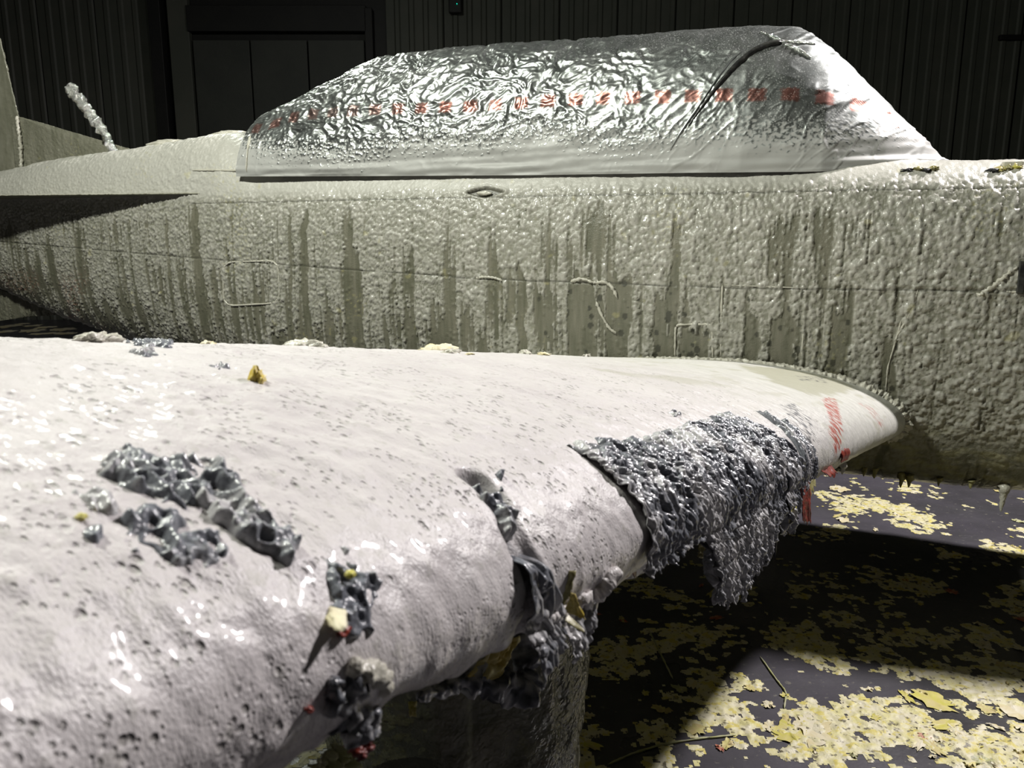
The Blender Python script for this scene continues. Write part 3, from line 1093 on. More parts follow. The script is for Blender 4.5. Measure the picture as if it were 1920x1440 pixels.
# far wing, plain mirror of the near one (seen only beneath the fuselage)
far = wing.copy()
far.data = wing.data
yf = np.linspace(1.0, 4.8, 60)
qf = np.linspace(-AU, AL, 80)
YF, QF = np.meshgrid(yf, qf, indexing='ij')
PF = wingP(YF, QF * chord(YF))
PF[..., 1] = 2 * YC - PF[..., 1] - 1.0
z0 = np.zeros_like(YF)
grid('wing', PF, M['foam'], ac, dict(far=z0 + 1, pit=z0, yellow=z0, bare=z0 + .4, dark=z0, red=z0))
bpy.data.objects.remove(far)

# bead of foam along the wing root joint
jq = np.concatenate([np.linspace(-1.7, -.25, 24, endpoint=False), np.linspace(-.25, .12, 18)])
jp = wingP(np.full_like(jq, .035), jq) + wingN(np.full_like(jq, .035), jq) * _sgn * .010
tube('joint_bead', jp, np.interp(jq, [-1.7, -.5, -.1, .12], [.010, .015, .026, .016]), M['bead'], wing, 12, .7, 4, sub=12)


# lifted paint draped on and below the leading edge --------------------
def peel_style(Y, T, kind, seed):
    """Y spanwise metres, T metres down the sheet -> (height, ridge, smear)"""
    f = {'rope': 1.3, 'fine': 1.6, 'clump': 1.7}[kind]
    wq = fbm(Y * 8, T * 8, 2, seed)
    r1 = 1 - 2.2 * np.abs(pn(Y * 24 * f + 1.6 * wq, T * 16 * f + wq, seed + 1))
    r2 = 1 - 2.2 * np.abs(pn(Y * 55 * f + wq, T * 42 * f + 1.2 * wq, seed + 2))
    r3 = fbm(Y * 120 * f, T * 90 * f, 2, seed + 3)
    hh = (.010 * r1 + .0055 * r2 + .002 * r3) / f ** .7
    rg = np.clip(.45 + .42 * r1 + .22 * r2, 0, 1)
    s_ = sm(-.1, .75, fbm(Y * 10, T * 10, 3, seed + 5) + .35 * r3 + .1)
    return hh, rg, s_


def hang(name, xa, xb, top_q, bottom, nu, nv, seed, parent, kind='fine', mat='peel', off=.014, smear_b=0.0, drop_noise=.02, q1=.02, yellow=0.0, red=0.0,
         pleat=1.0, amp=1.0, pull=0.0, left_q=None, label=None, smear_m=1.0):
    ya, yb = le_y(xa), le_y(xb)          # xa < xb in px  -> ya > yb
    yo = np.linspace(ya, yb, nu)
    lp = wingP(yo, np.full_like(yo, .02))
    X, Yp, D = proj(lp)
    bpy_ = np.interp(X, [b[0] for b in bottom], [b[1] for b in bottom])
    # vertical drop for the bottom pixel at that depth
    v0, v1 = (720 - Yp) / FPX, (720 - bpy_) / FPX
    drop = np.clip((v0 - v1) * D / (math.cos(PIT) - 0.0 * v0), .005, None)
    q1_ = q1
    zq = wingP(yo, np.full_like(yo, q1_))[:, 2]
    hang_len = np.clip(drop - (lp[:, 2] - zq), 0, None)
    hang_len = hang_len * (1 + .25 * pn(yo * 40, yo * 0, seed + 31)) + drop_noise * np.abs(pn(yo * 70, yo * 0, seed + 30)) * (hang_len > .01)
    tq = np.array([np.interp(x_, [t[0] for t in top_q], [t[1] for t in top_q]) for x_ in X])
    tq = tq + .012 * pn(yo * 45, yo * 0, seed + 40)
    tot = (q1_ - tq) + hang_len
    t = np.linspace(0, 1, nv)
    T = t[None] * tot[:, None]
    Y2 = yo[:, None] + 0 * T
    Q = tq[:, None] + T
    onw = np.minimum(Q, q1_)
    base = wingP(Y2, onw)
    Nn = wingN(Y2, onw) * _sgn
    ex = np.clip(Q - q1_, 0, None)
    Nn2 = Nn.copy()
    k = sm(0, .05, ex)[..., None]
    fwd = np.array([1.0, -.2, 0]) / 1.02
    Nn = Nn * (1 - k) + fwd * k
    base = base - np.array([0, 0, 1.0]) * ex[..., None]
    base[..., 0] += .035 * sm(0, .2, ex) * pull
    hh, rg, s_ = peel_style(Y2, T, kind, seed)
    pl = (1 - 2 * np.abs(pn(Y2 * 34, ex * 3, seed + 50))) * .008 + (1 - 2 * np.abs(pn(Y2 * 80, ex * 5, seed + 51))) * .005
    hh = hh * amp + pl * sm(-.02, .10, Q - .0) * pleat
    lift = np.minimum(sm(0, .03, T), 1)
    H = off * (lift * 1.4 - .4) + hh * lift
    Pp = base + Nn * H[..., None]
    if name:
        attrs = dict(ridge=rg, smear=np.clip(s_ * smear_m + smear_b + .35 * sm(.0, .15, Q), 0, 1), yellow=np.full_like(rg, yellow), red=np.full_like(rg, red))
        hole = None
        o = grid(name, Pp, M[mat], parent, attrs)
        sol = o.modifiers.new('thick', 'SOLIDIFY')
        sol.thickness = .0015
        if label:
            tag(o, label)
        return o


QT = lambda pts: [(lambda u: (float(proj(wingP(np.array([u[0]]), np.array([.02])))[0][0]), u[1]))(wuv(*p)) for p in pts]
topC = sorted(QT([(1032, 838), (1060, 832), (1120, 830), (1190, 820), (1240, 805), (1290, 793), (1345, 780), (1395, 770), (1432, 776), (1462, 792), (1475, 820), (1490, 860)]))
print('topC', [(round(a), round(b, 3)) for a, b in topC])
hang('peeling_paint', topC[0][0], 1512, topC,
     [(1000, 1040), (1090, 1070), (1130, 1090), (1200, 1052), (1262, 1015), (1303, 992), (1312, 1020), (1330, 1120), (1345, 1118), (1372, 1112), (1385, 1085), (1404, 1060), (1424, 1045),
      (1440, 965), (1450, 1000), (1462, 975), (1475, 940), (1512, 880)], 520, 300, 5, wing, 'fine', smear_b=.06, drop_noise=.03, smear_m=.9,
     label='wrinkled blue-black paint sheet lifted along the leading edge')
# long loose tongue hanging below
hang('peeling_paint', 1308, 1428, [(1308, .03), (1428, .03)],
     [(1308, 1040), (1320, 1095), (1336, 1135), (1343, 1110), (1366, 1118), (1378, 1110), (1392, 1075), (1410, 1062), (1420, 1052), (1428, 1000)], 200, 160, 9, wing, 'fine', smear_b=.1,
     drop_noise=.02, off=.004, pull=.2, label='long pale tongue of paint hanging from the leading edge')
hang('peeling_paint', 1452, 1474, [(1452, -.03), (1474, -.03)], [(1452, 960), (1462, 1000), (1474, 950)], 40, 90, 13, wing, 'fine', off=.022, label='thin dark ribbon of hanging paint')
hang('paint_strip', 1484, 1500, [(1484, .0), (1500, .0)], [(1484, 968), (1492, 975), (1500, 968)], 24, 80, 17, wing, 'fine', mat='red', pleat=.25, amp=.3, off=.022, pull=.3, label='red strip hanging from the leading edge')
hang('paint_strip', 1535, 1560, [(1535, .02), (1560, .02)], [(1535, 880), (1548, 888), (1560, 865)], 24, 50, 19, wing, 'fine', mat='red', pleat=.25, amp=.3, off=.02)
hang('paint_strip', 1566, 1582, [(1566, -.02), (1582, -.02)], [(1566, 845), (1582, 838)], 20, 40, 20, wing, 'fine', mat='red', pleat=.25, amp=.3, off=.014)
hang('paint_strip', 1500, 1535, [(1500, .05), (1535, .05)], [(1500, 915), (1520, 925), (1535, 885)], 24, 50, 21, wing, 'fine', mat='olive', pleat=.25, amp=.3, off=.004)
hang('paint_strip', 1454, 1466, [(1454, .04), (1466, .04)], [(1454, 965), (1460, 972), (1466, 955)], 16, 40, 22, wing, 'fine', mat='lemon', pleat=.25, amp=.3, off=.03)
hang('paint_strip', 1155, 1205, [(1155, .055), (1205, .055)], [(1155, 1080), (1175, 1072), (1205, 1040)], 40, 40, 24, wing, 'fine', mat='red', pleat=.25, amp=.3, off=.02)
tube('drip', [wingP(le_y(1598), .06), wingP(le_y(1598), .06) - np.array([0, 0, .05])], [.012, .006], M['bead'], wing, 8, .5, 3, sub=6)
tube('drip', [wingP(le_y(1456), .06) + [.03, 0, 0], wingP(le_y(1456), .06) + [.03, 0, -.14]], [.008, .003], M['peel'], wing, 8, .5, 3, sub=12)
# between the two foam slabs
hang('peeling_paint', 958, 1030, [(958, -.05), (990, -.04), (1030, .0)], [(958, 1150), (985, 1290), (1005, 1240), (1030, 1160)], 180, 170, 27, wing, 'rope', smear_b=-.05, off=.016, pull=.3, pleat=.5, amp=.6,
     label='dark strip of paint hanging in the gap between foam slabs')
hang('peeling_paint', 1035, 1108, [(1035, .04), (1108, .045)], [(1035, 1180), (1060, 1230), (1085, 1200), (1108, 1150)], 150, 120, 29, wing, 'fine', smear_b=.2, off=.006, pull=.2, pleat=.45, amp=.6,
     label='grey curtain of paint below the second foam slab')
hang('paint_strip', 1036, 1082, [(1036, .03), (1082, .03)], [(1036, 1140), (1045, 1150), (1082, 1065)], 40, 60, 31, wing, 'fine', mat='olive', off=.028, pleat=.5, label='olive primer sheet behind the yellow flake')
hang('paint_strip', 1074, 1096, [(1074, .045), (1096, .045)], [(1074, 1105), (1096, 1075)], 24, 40, 33, wing, 'fine', mat='red', pleat=.25, amp=.3, off=.03)
# ragged lip of the second foam slab and the near slab: thick beads along the edge


def lip(name, xa, xb, q, r, seed, wob=.03, mat='foam'):
    yo = np.linspace(le_y(xa), le_y(xb), 60)
    qv = q + wob * pn(yo * 22, yo * 0, seed)
    pth = wingP(yo, qv) + wingN(yo, qv) * _sgn * .016
    Pt = tube_P(pth, r * (1 + .4 * pn(yo * 30, yo * 0 + 2, seed)), 16, .45, seed, sub=5)
    z = np.zeros(Pt.shape[:2])
    return grid(name, Pt, M[mat], wing, dict(far=z, pit=z, yellow=z + .05, bare=z, dark=z, red=z), wrap=True)


lip('foam_lip', 1000, 1135, .035, .010, 3, .03)
for k in range(6):
    x_ = 1010 + k * 22
    yk = le_y(x_)
    a = wingP(yk, .04) + [.006, 0, 0]
    tube('foam_drip', [a, a - np.array([0, 0, .02 + .010 * (k * 37 % 3)])], [.008, .005], M['bead'], wing, 8, .4, k, sub=6)
# underside rope of dark paint and yellow primer under the near slab
pts = [wingP(le_y(x_), q_) + np.array([0, 0, -.012]) for x_, q_ in ((790, .16), (840, .15), (880, .15), (930, .14), (975, .12), (995, .09))]


def rope(name, pts, r, seed, parent, mat='peel', sm_=.0, k=18, sub=14, label=None):
    Pt = tube_P(pts, r, k, .7, seed, sub=sub)
    L = np.arange(Pt.shape[0])[:, None] * .004 + 0 * Pt[..., 0]
    A = np.arange(k)[None] / k + 0 * Pt[..., 0]
    rg = np.clip(.45 + .6 * fbm(L * 60, A * 5, 2, seed), 0, 1)
    o = grid(name, Pt, M[mat], parent, dict(ridge=rg, smear=np.clip(sm(-.05, .5, fbm(L * 30, A * 4, 2, seed + 2)) + sm_, 0, 1), yellow=0 * L, red=0 * L), wrap=True)
    if label:
        tag(o, label)
    return o


def at_depth(px, py, d):
    """local point at view depth d"""
    v = rayl(px, py)
    return CAML + v * d


def wdepth(px):
    i = le_y(px)
    return float(proj(wingP(np.array([i]), np.array([.05])))[2][0])


d0 = wdepth(960)
rope('paint_rope', [at_depth(785, 1308, .93), at_depth(830, 1292, .98), at_depth(880, 1268, 1.02), at_depth(930, 1282, 1.06), at_depth(975, 1295, 1.1), at_depth(992, 1262, 1.12)],
     [.006, .010, .016, .020, .022, .016], 41, wing, sub=22, label='black crumpled paint roll under the near foam slab')
rope('paint_rope', [at_depth(1000, 1050, 1.2), at_depth(985, 1110, 1.17), at_depth(975, 1170, 1.15), at_depth(985, 1230, 1.14), at_depth(980, 1290, 1.13)],
     [.012, .020, .022, .022, .014], 42, wing, sm_=.15, sub=22)


def ragsheet(name, corners, mat, parent, seed, nu=40, nv=40, amp=.008, label=None, thick=.0012, rag=.07):
    """bilinear sheet from 4 corner points with crumple"""
    A, B, C_, D = [np.array(c) for c in corners]
    u = np.linspace(0, 1, nu)[:, None, None]
    v_ = np.linspace(0, 1, nv)[None, :, None]
    P = (A * (1 - u) + B * u) * (1 - v_) + (D * (1 - u) + C_ * u) * v_
    uu, vv_ = np.broadcast_arrays(u[..., 0], v_[..., 0])
    P = P + (B - A) * (rag * pn(vv_ * 6, uu * 0 + seed, seed) * np.abs(uu - .5) * 2)[..., None] + (D - A) * (rag * pn(uu * 6, vv_ * 0 + seed, seed + 1) * np.abs(vv_ - .5) * 2)[..., None]
    N = gnorm(P)
    P = P + N * (amp * (1 - 2 * np.abs(pn(uu * 3 + seed, vv_ * 3, seed + 2))) + amp * .4 * fbm(uu * 8, vv_ * 8, 2, seed + 3))[..., None]
    z = np.zeros_like(uu)
    o = grid(name, P, M[mat], parent, dict(ridge=z + .5, smear=sm(0, .5, fbm(uu * 5, vv_ * 5, 2, seed)), yellow=z, red=z))
    s_ = o.modifiers.new('thick', 'SOLIDIFY')
    s_.thickness = thick
    if label:
        tag(o, label)
    return o


ragsheet('primer_flap', [at_depth(880, 1268, 1.0), at_depth(940, 1190, 1.05), at_depth(975, 1195, 1.08), at_depth(940, 1275, 1.04)], 'yellow', wing, 5, amp=.004, label='yellow primer flap under the near foam slab')
ragsheet('primer_flap', [*[at_depth(a, b, wdepth(1075) - .06) for a, b in ((1058, 1146), (1073, 1112), (1077, 1114), (1098, 1162))]], 'yellow', wing, 8, 30, 30, .0012, rag=.02,
         label='small bright yellow triangle of primer curling outward')
ragsheet('primer_flap', [*[at_depth(a, b, wdepth(1055) - .04) for a, b in ((1028, 1068), (1080, 1072), (1068, 1118), (1044, 1150))]], 'olive', wing, 9, 30, 30, .0018, rag=.04)
ragsheet('primer_flap', [at_depth(766, 1318, .95), at_depth(780, 1315, .95), at_depth(780, 1345, .95), at_depth(768, 1342, .95)], 'lemon', wing, 10, 14, 14, .003)
ragsheet('primer_flap', [at_depth(1447, 848, 2.2), at_depth(1460, 845, 2.2), at_depth(1466, 862, 2.2), at_depth(1452, 866, 2.2)], 'lemon', wing, 12, 14, 14, .006)
ragsheet('primer_flap', [at_depth(1312, 1020, 1.93), at_depth(1325, 1025, 1.95), at_depth(1322, 1048, 1.95), at_depth(1312, 1045, 1.93)], 'olive', wing, 13, 14, 14, .006)
# nearest gap in the leading edge foam


def on_skin(px, py, off=.024):
    i = np.unravel_index(np.argmin((_px - px) ** 2 + (_py - py) ** 2), _px.shape)
    return at_depth(px, py, _pd[i] - off)


for k, (pts, rr2) in enumerate([
        ([(628, 1272), (622, 1300), (632, 1335), (640, 1368)], [.004, .009, .011, .006]),
        ([(668, 1262), (660, 1300), (662, 1345), (674, 1400)], [.004, .010, .013, .008]),
        ([(700, 1270), (692, 1310), (694, 1350), (692, 1385)], [.005, .009, .010, .006]),
        ([(560, 1380), (585, 1368), (610, 1352)], [.003, .006, .004])]):
    rope('paint_rope', [on_skin(*q) for q in pts], rr2, 51 + k, wing, 'peel', sm_=.1 if k else 0)
ragsheet('paint_strip', [on_skin(652, 1398, .0), on_skin(700, 1368, .0), on_skin(706, 1400, .0), on_skin(680, 1425, .0)], 'red', wing, 15, 30, 30, .005, label='red paint scrap under the near edge')
ragsheet('primer_flap', [at_depth(590, 1440, .80), at_depth(640, 1390, .84), at_depth(680, 1430, .86), at_depth(650, 1480, .84)], 'green_flake', wing, 16, 40, 40, .01)
# foam curl near the bottom
rope('foam_curl', [on_skin(655, 1250), on_skin(695, 1258), on_skin(712, 1285), on_skin(704, 1308)], [.005, .008, .008, .004], 55, wing, 'bead')


# clumps of lifted paint on top of the wing ------------------------------
def clump(name, poly, label, seed, group=None, res=.0013, amp=1.0, kind='clump', cat='paint clump', smear_b=0.0, top=True, lift=.012, edge=.8):
    pl = np.array(wuvs([(a, b + (9 if b > 800 else 0)) for a, b in poly]))
    y0, y1 = pl[:, 0].min() - .02, pl[:, 0].max() + .02
    q0, q1 = pl[:, 1].min() - .02, pl[:, 1].max() + .02
    nu, nv = min(260, max(12, int((y1 - y0) / res))), min(260, max(12, int((q1 - q0) / res)))
    Y, Q = np.meshgrid(np.linspace(y0, y1, nu), np.linspace(q0, q1, nv), indexing='ij')
    sdv = sdf(pl, Y, Q) + .008 + .0045 * fbm(Y * 70, Q * 75, 2, seed)
    rad = np.abs(sdv).max() * .5 if False else .02
    hh, rg, s_ = peel_style(Y, Q, kind, seed)
    m_ = sm(-.002, .011, sdv)
    base = wingP(Y, Q)
    Nn = wingN(Y, Q) * _sgn
    H = .006 + (lift * .35 + hh * amp * .95) * m_ - .012 * (1 - m_)
    P = base + Nn * H[..., None]
    keep = sdv > -.006
    org = P[keep].mean(0)
    wo = l2w(org)
    o = grid(name, P - org, M['peel'], None, dict(ridge=rg, smear=np.clip(np.maximum(s_ * .9 + smear_b, edge * sm(.008, -.002, sdv + .006 * pn(Y * 90, Q * 90, seed + 7))), 0, 1), yellow=0.9 * sm(.75, .9, pn(Y * 60, Q * 60, seed + 60)), red=0 * rg), keep=keep)
    o.location = wo
    o.rotation_euler = (0, 0, -YAW)
    tag(o, label, cat, group)
    return o


G = 'clumps of lifted paint on the wing'
clump('paint_clump', [(185, 905), (200, 870), (235, 858), (255, 875), (330, 882), (395, 882), (410, 900), (395, 935), (372, 960), (340, 975), (300, 955), (250, 935), (215, 925)],
      'broad blue-grey wrinkled paint clump, farthest of the big ones on the near wing', 101, G, amp=1.1, smear_b=.10, lift=.016)
clump('paint_clump', [(360, 925), (395, 900), (430, 915), (462, 960), (500, 1000), (545, 1045), (530, 1072), (480, 1050), (430, 1010), (385, 985), (355, 965)],
      'long ridge of folded blue-grey paint running toward the leading edge', 103, G, amp=1.3, smear_b=.12, lift=.020)
clump('paint_clump', [(120, 950), (135, 940), (195, 955), (222, 968), (210, 985), (165, 985), (130, 975)], 'small dark paint curl left of the big wrinkled clump', 105, G)
clump('paint_clump', [(128, 1008), (150, 1000), (178, 1015), (175, 1040), (145, 1040)], 'small black paint scrap with lime specks, lowest at far left', 107, G, smear_b=-.2)
clump('paint_clump', [(225, 990), (260, 972), (310, 985), (370, 1005), (405, 1020), (400, 1055), (370, 1090), (325, 1080), (280, 1060), (240, 1055)],
      'shiny black and grey paint clump nearest the viewer beside the ridge', 109, G, amp=1.0, smear_b=.05)
clump('paint_clump', [(330, 1080), (390, 1075), (388, 1098), (335, 1096)], 'thin dark smear of paint below the shiny clump', 111, G, amp=.5, lift=.004)
clump('paint_clump', [(590, 1065), (615, 1040), (640, 1045), (655, 1080), (690, 1100), (682, 1140), (660, 1180), (630, 1200), (605, 1180), (610, 1130), (600, 1100)],
      'dark paint clump with a cream flake near the leading edge', 113, G, amp=1.0, smear_b=-.05, lift=.014)
clump('paint_clump', [(240, 658), (290, 654), (325, 657), (320, 668), (270, 668)], 'dark purple-grey paint scrap on the far crest of the wing', 115, G, kind='fine', amp=1.0, lift=.010, smear_b=-.4, edge=0)
clump('paint_clump', [(245, 682), (280, 678), (310, 686), (290, 692), (260, 688)], 'small dark and yellow paint scrap just below the crest scrap', 117, G, kind='fine', lift=.01)
clump('paint_clump', [(392, 705), (410, 700), (425, 706), (412, 713)], 'tiny grey paint scrap left of the yellow flake', 118, G, kind='fine', lift=.008)
clump('paint_clump', [(882, 915), (912, 925), (928, 950), (950, 975), (950, 1000), (935, 1002), (925, 970), (900, 945)], 'narrow dark strip of curled paint in the foam seam', 119, G, kind='rope', lift=.012)
clump('paint_clump', [(1248, 783), (1262, 779), (1275, 792), (1258, 792)], 'tiny black scrap above the peeling paint sheet', 121, G, kind='fine', lift=.008)
clump('paint_clump', [(925, 905), (920, 893), (928, 900), (930, 925)], 'slender grey sliver standing above the foam seam', 123, G, kind='fine', lift=.02)


def wing_item(name, px, py, r, mat, label, cat, seed, group=None, amp=.6, up=.5, rot=None):
    u = wuv(px, py)
    b = wingP(u[0], u[1])
    n = wingN(np.array(u[0]), np.array(u[1])) * _sgn
    o = lump(name, (0, 0, 0), r, M[mat], None, seed, amp, 16)
    o.location = l2w(b + n * (.012 + r[2] * up))
    o.rotation_euler = (0, 0, seed * .7 if rot is None else rot)
    return tag(o, label, cat, group)


wing_item('paint_flake', 477, 738, (.012, .007, .010), 'yellow', 'yellow paint flake standing on the open white wing', 'paint flake', 3, None, .8)
wing_item('paint_flake', 608, 1160, (.028, .008, .004), 'cream', 'cream flake lying against the dark clump near the leading edge', 'paint flake', 5, None, .25, .2, -1.15)
wing_item('paint_flake', 628, 1103, (.004, .004, .003), 'lemon', 'small yellow fleck on top of the dark clump near the leading edge', 'paint flake', 6, None, .3, 3.4)
wing_item('paint_flake', 622, 1185, (.010, .006, .005), 'red', 'dark red flake tucked under the cream flake', 'paint flake', 7, None, .5, .1)
wing_item('paint_flake', 140, 1003, (.0035, .003, .002), 'lemon', 'lime fleck on the small black scrap at far left', 'paint flake', 8, None, .5, 1.5)
wing_item('paint_flake', 548, 1315, (.003, .003, .002), 'red', 'tiny red fleck in the foam by the nearest leading edge', 'paint flake', 9, None, .5, 1)
for k, (x_, y_, w_, mk, lb) in enumerate([(178, 657, .07, 'bead', 'low white foam crumb on the wing crest, first from the left edge'),
                                          (390, 661, .035, 'cream', 'small cream crumb on the wing crest right of the dark scrap'),
                                          (572, 664, .07, 'bead', 'cream foam crumb on the wing crest under the rear hatch'),
                                          (820, 668, .085, 'cream', 'largest cream crumb on the crest with an orange speck'),
                                          (845, 672, .05, 'bead', 'white crumb touching the largest cream crumb'),
                                          (985, 671, .055, 'bead', 'cream crumb on the crest midway to the square hatch'),
                                          (1020, 673, .04, 'cream', 'small crumb just right of the midway cream crumb'),
                                          (880, 674, .02, 'cream', 'tiny orange-cream speck right of the largest crumb'),
                                          (1100, 674, .03, 'bead', 'flat cream crumb on the crest beneath the scraped runs')]):
    wing_item('foam_crumb', x_, y_, (w_ * .5, w_ * .3, w_ * .15), mk, lb, 'crumb', 20 + k, 'foam crumbs on the wing', .7, .2)

# ------------------------------------------------------------------ wrapped main gear under the wing
gc = l2w(at_depth(850, 1330, 1.95))
gx, gy = float(gc[0]), float(gc[1])
lg = empty('landing_gear', (0, 0, 0), 0, ac)
gl = w2l(np.array([gx, gy, 0.0]))
lg.location = (gl[0], gl[1], 0)
tag(lg, 'main wheel leg wrapped in clear plastic')
tube('strut', [(0, 0, 1.05), (0, 0, .7), (.0, 0, .33)], [.06, .05, .045], M['steel'], lg, 16, sub=3)
th = np.linspace(0, 2 * np.pi, 48, endpoint=False)
ts = np.linspace(0, 2 * np.pi, 20, endpoint=False)
T1, T2 = np.meshgrid(th, ts, indexing='ij')
R, r_ = .21, .085
Pw = np.stack([(R + r_ * np.cos(T2)) * np.cos(T1), r_ * .9 * np.sin(T2) - .11, (R + r_ * np.cos(T2)) * np.sin(T1) + R + r_], -1)
Pw = np.concatenate([Pw, Pw[:1]], 0)
grid('wheel', Pw, M['rubber'], lg, wrap=True)
tube('wheel_hub', [(0, -.19, R + r_), (0, -.11, R + r_), (0, -.02, R + r_)], [.12, .14, .12], M['steel'], lg, 24)
nz, nt = 120, 150
zz = np.linspace(1.02, .0, nz)[:, None]
tt = np.linspace(0, 2 * np.pi, nt, endpoint=False)[None]
rr3 = np.interp(zz[:, 0], [0, .05, .12, .3, .6, .85, 1.02], [.42, .33, .29, .29, .31, .33, .33])[:, None]
rr3 = rr3 * (1 + .05 * np.cos(2 * tt + 1) + .10 * pn(tt * 2.2, zz * 3, 3) * np.minimum(1, np.minimum(tt, 2 * np.pi - tt)) + .025 * (1 - 2 * np.abs(pn(tt * 5, zz * 7, 5))))
Pz = zz + .03 * np.cos(tt * 3) * (zz < .2) * (zz > .01) * 0
Pwr = np.stack([rr3 * np.cos(tt), rr3 * np.sin(tt), Pz + 0 * tt], -1)
grid('plastic_wrap', Pwr, M['wrap'], lg, wrap=True)

# ------------------------------------------------------------------ flakes on the floor
def cover(X, Y):
    """share of the floor littered with flakes, by place"""
    g = lambda cx, cy, rx, ry: np.exp(-(((X - cx) / rx) ** 2 + ((Y - cy) / ry) ** 2))
    c = .20 * sm(4.3, 3.7, Y) + .02
    c = c + .55 * g(2.0, 2.45, .95, .55) + .15 * g(2.3, 3.5, .8, .5)
    c = c + .45 * g(2.45, 5.05, .5, .45) + .5 * g(3.05, 4.45, .28, .14)
    return np.clip(c, .02, .8)


gx_ = np.arange(-.9, 4.3, .0065)
gy_ = np.arange(1.9, 6.0, .0065)
X, Y = np.meshgrid(gx_, gy_, indexing='ij')
n = fbm(X * 3.2, Y * 3.2, 4, 201) + .6 * fbm(X * 17, Y * 17, 4, 203)
qs = np.linspace(.01, .99, 99)
thr = np.interp(1 - cover(X, Y), qs, np.quantile(n, qs))
val = n - thr
keep = val > 0
Hf = .002 + .006 * np.clip(val, 0, .5) + .0045 * fbm(X * 26, Y * 26, 3, 205)
Hf = np.where(val < .05, .0012, Hf)
Pf = np.stack([X, Y, np.maximum(Hf, .001)], -1)
ffd = grid('flake_litter', Pf, M['field'], None, None, keep=keep)
tag(ffd, 'layer of fine cream and yellow paint flakes scattered over the dark floor', 'paint flakes', None, 'stuff')


def flake_mesh(seed, mat):
    rng = np.random.default_rng(seed)
    k = 30
    th = np.linspace(0, 2 * np.pi, k, endpoint=False)
    r = 1 + .38 * fbm(np.cos(th) * 1.6 + seed * 2.3, np.sin(th) * 1.6, 3, seed) + .12 * rng.normal(size=k)
    r = np.clip(r, .3, 1.7)
    asp = rng.uniform(.45, .95)
    V = [[0, 0, .006]]
    for f, z_ in ((.55, .010), (1, .002)):
        for a, rr_ in zip(th, r):
            V.append([f * rr_ * math.cos(a), f * rr_ * asp * math.sin(a), z_])
    V = np.array(V)
    V[:, 2] += .26 * np.clip(fbm(V[:, 0] * 2 + seed, V[:, 1] * 2, 2, seed), 0, 1) ** 2
    V = V * .05
    tri = [[0, 1 + i, 1 + (i + 1) % k] for i in range(k)]
    qd = [[1 + i, 1 + k + i, 1 + k + (i + 1) % k, 1 + (i + 1) % k] for i in range(k)]
    o = mesh('paint_flake', V, [np.array(qd), np.array(tri)], M[mat])
    me = o.data
    bpy.data.objects.remove(o)
    return me


kinds = ['cream'] * 9 + ['cream_yellow'] * 8 + ['lemon'] * 5 + ['green_flake'] * 2 + ['red_flake'] * 2
fl = [(flake_mesh(300 + i, kk), kk) for i, kk in enumerate(kinds)]
rng = np.random.default_rng(12)
words = {'cream': 'cream', 'cream_yellow': 'cream yellow', 'lemon': 'bright yellow', 'green_flake': 'pale green', 'red_flake': 'red'}
cnt = 0
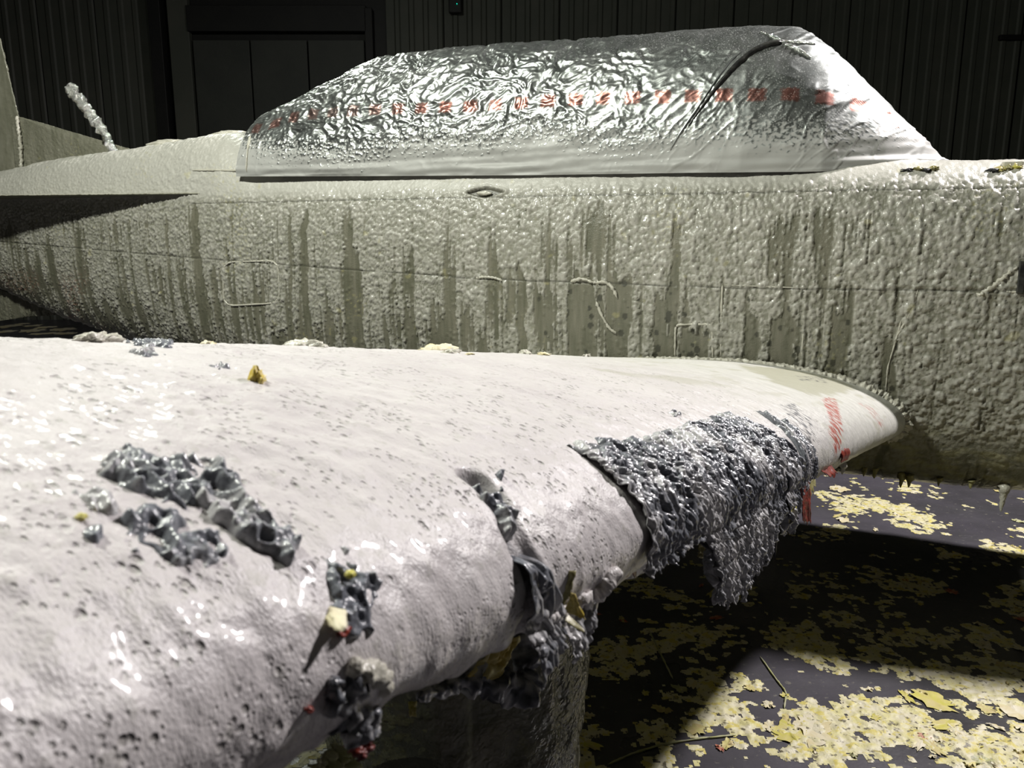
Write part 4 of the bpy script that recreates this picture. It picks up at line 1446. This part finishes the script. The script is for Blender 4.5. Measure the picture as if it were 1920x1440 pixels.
# scattered by floor position
while cnt < 240:
    x_, y_ = rng.uniform(-.6, 3.6), rng.uniform(2.1, 5.6)
    if y_ > 3.6 and rng.random() < .72:
        continue
    if rng.random() > .12 + cover(np.array(x_), np.array(y_)):
        continue
    me, kk = fl[rng.integers(len(fl))]
    o = bpy.data.objects.new('paint_flake', me)
    link(o)
    o.location = (x_, y_, .004)
    s_ = min(2.0, float(rng.lognormal(-.55, .5)))
    o.scale = (s_, s_ * rng.uniform(.7, 1.1), 1.0)
    o.rotation_euler = (0, 0, rng.uniform(0, 6.28))
    size = 'large' if s_ > .95 else 'small' if s_ < .5 else 'medium'
    if y_ > 4.0:
        zone = 'behind the wing root'
    elif y_ > 3.15 - .15 * x_ + .3:
        zone = 'in shadow under the fuselage'
    elif x_ < .85:
        zone = 'in shadow beside the wrapped wheel'
    elif x_ < 1.5:
        zone = 'by the light patch edge'
    else:
        zone = 'in the lower right bright patch'
    col_ = ('left' if x_ < 1.0 else 'middle' if x_ < 2.0 else 'right')
    row_ = ('nearest' if y_ < 2.6 else 'near' if y_ < 3.1 else 'farther' if y_ < 4.0 else 'farthest')
    zone += ', %s row at %s' % (row_, col_)
    lb = '%s %s floor flake %s' % (size, words[kk], zone)
    tag(o, lb, 'paint flake', '%s %s flakes %s' % (size, words[kk], zone))
    cnt += 1
# far flakes at the left, beyond the tail
for k, (x_, y_, s_) in enumerate([(15, 612, 2.6), (8, 622, 2.4), (60, 611, 2.2), (62, 620, 2.6), (85, 614, 2.2), (75, 626, 2.2), (118, 618, 2.4), (125, 625, 2.6), (98, 625, 2.0), (38, 608, 1.8)]):
    p = onfloor(x_, y_)
    o = bpy.data.objects.new('paint_flake', fl[k % 9][0])
    link(o)
    o.location = (p[0], p[1], .002)
    o.scale = (s_ * 1.6, s_ * 2.6, 1)
    nth = ('second', 'leftmost', 'fourth', 'fifth', 'seventh', 'sixth', 'ninth', 'rightmost', 'eighth', 'third')[k]
    tag(o, '%s from the left of the pale flake patches on the dark floor beyond the tail' % nth if nth not in ('leftmost', 'rightmost') else
        '%s pale flake patch on the dark floor beyond the tail' % nth, 'paint flake', 'flakes beyond the tail')
# hoses/strings of pale gunk on the floor
for k, pts in enumerate([[(1140, 1435), (1185, 1415), (1240, 1398), (1300, 1388), (1380, 1380)], [(1425, 1232), (1455, 1275), (1475, 1300), (1470, 1330)], [(1215, 1180), (1240, 1230), (1262, 1275)]]):
    tube('paint_string', [onfloor(*q) + [0, 0, .004] for q in pts], .004, M['green_flake'], None, 6, .5, k, sub=8)
for k, o in enumerate([o for o in bpy.data.objects if o.name.startswith('paint_string')]):
    tag(o, ['pale thin string of paint curving along the floor near the frame bottom', 'short pale string of paint crossing the shadow edge',
            'thin pale string of paint in the dark shadow under the wing'][k], 'paint string')
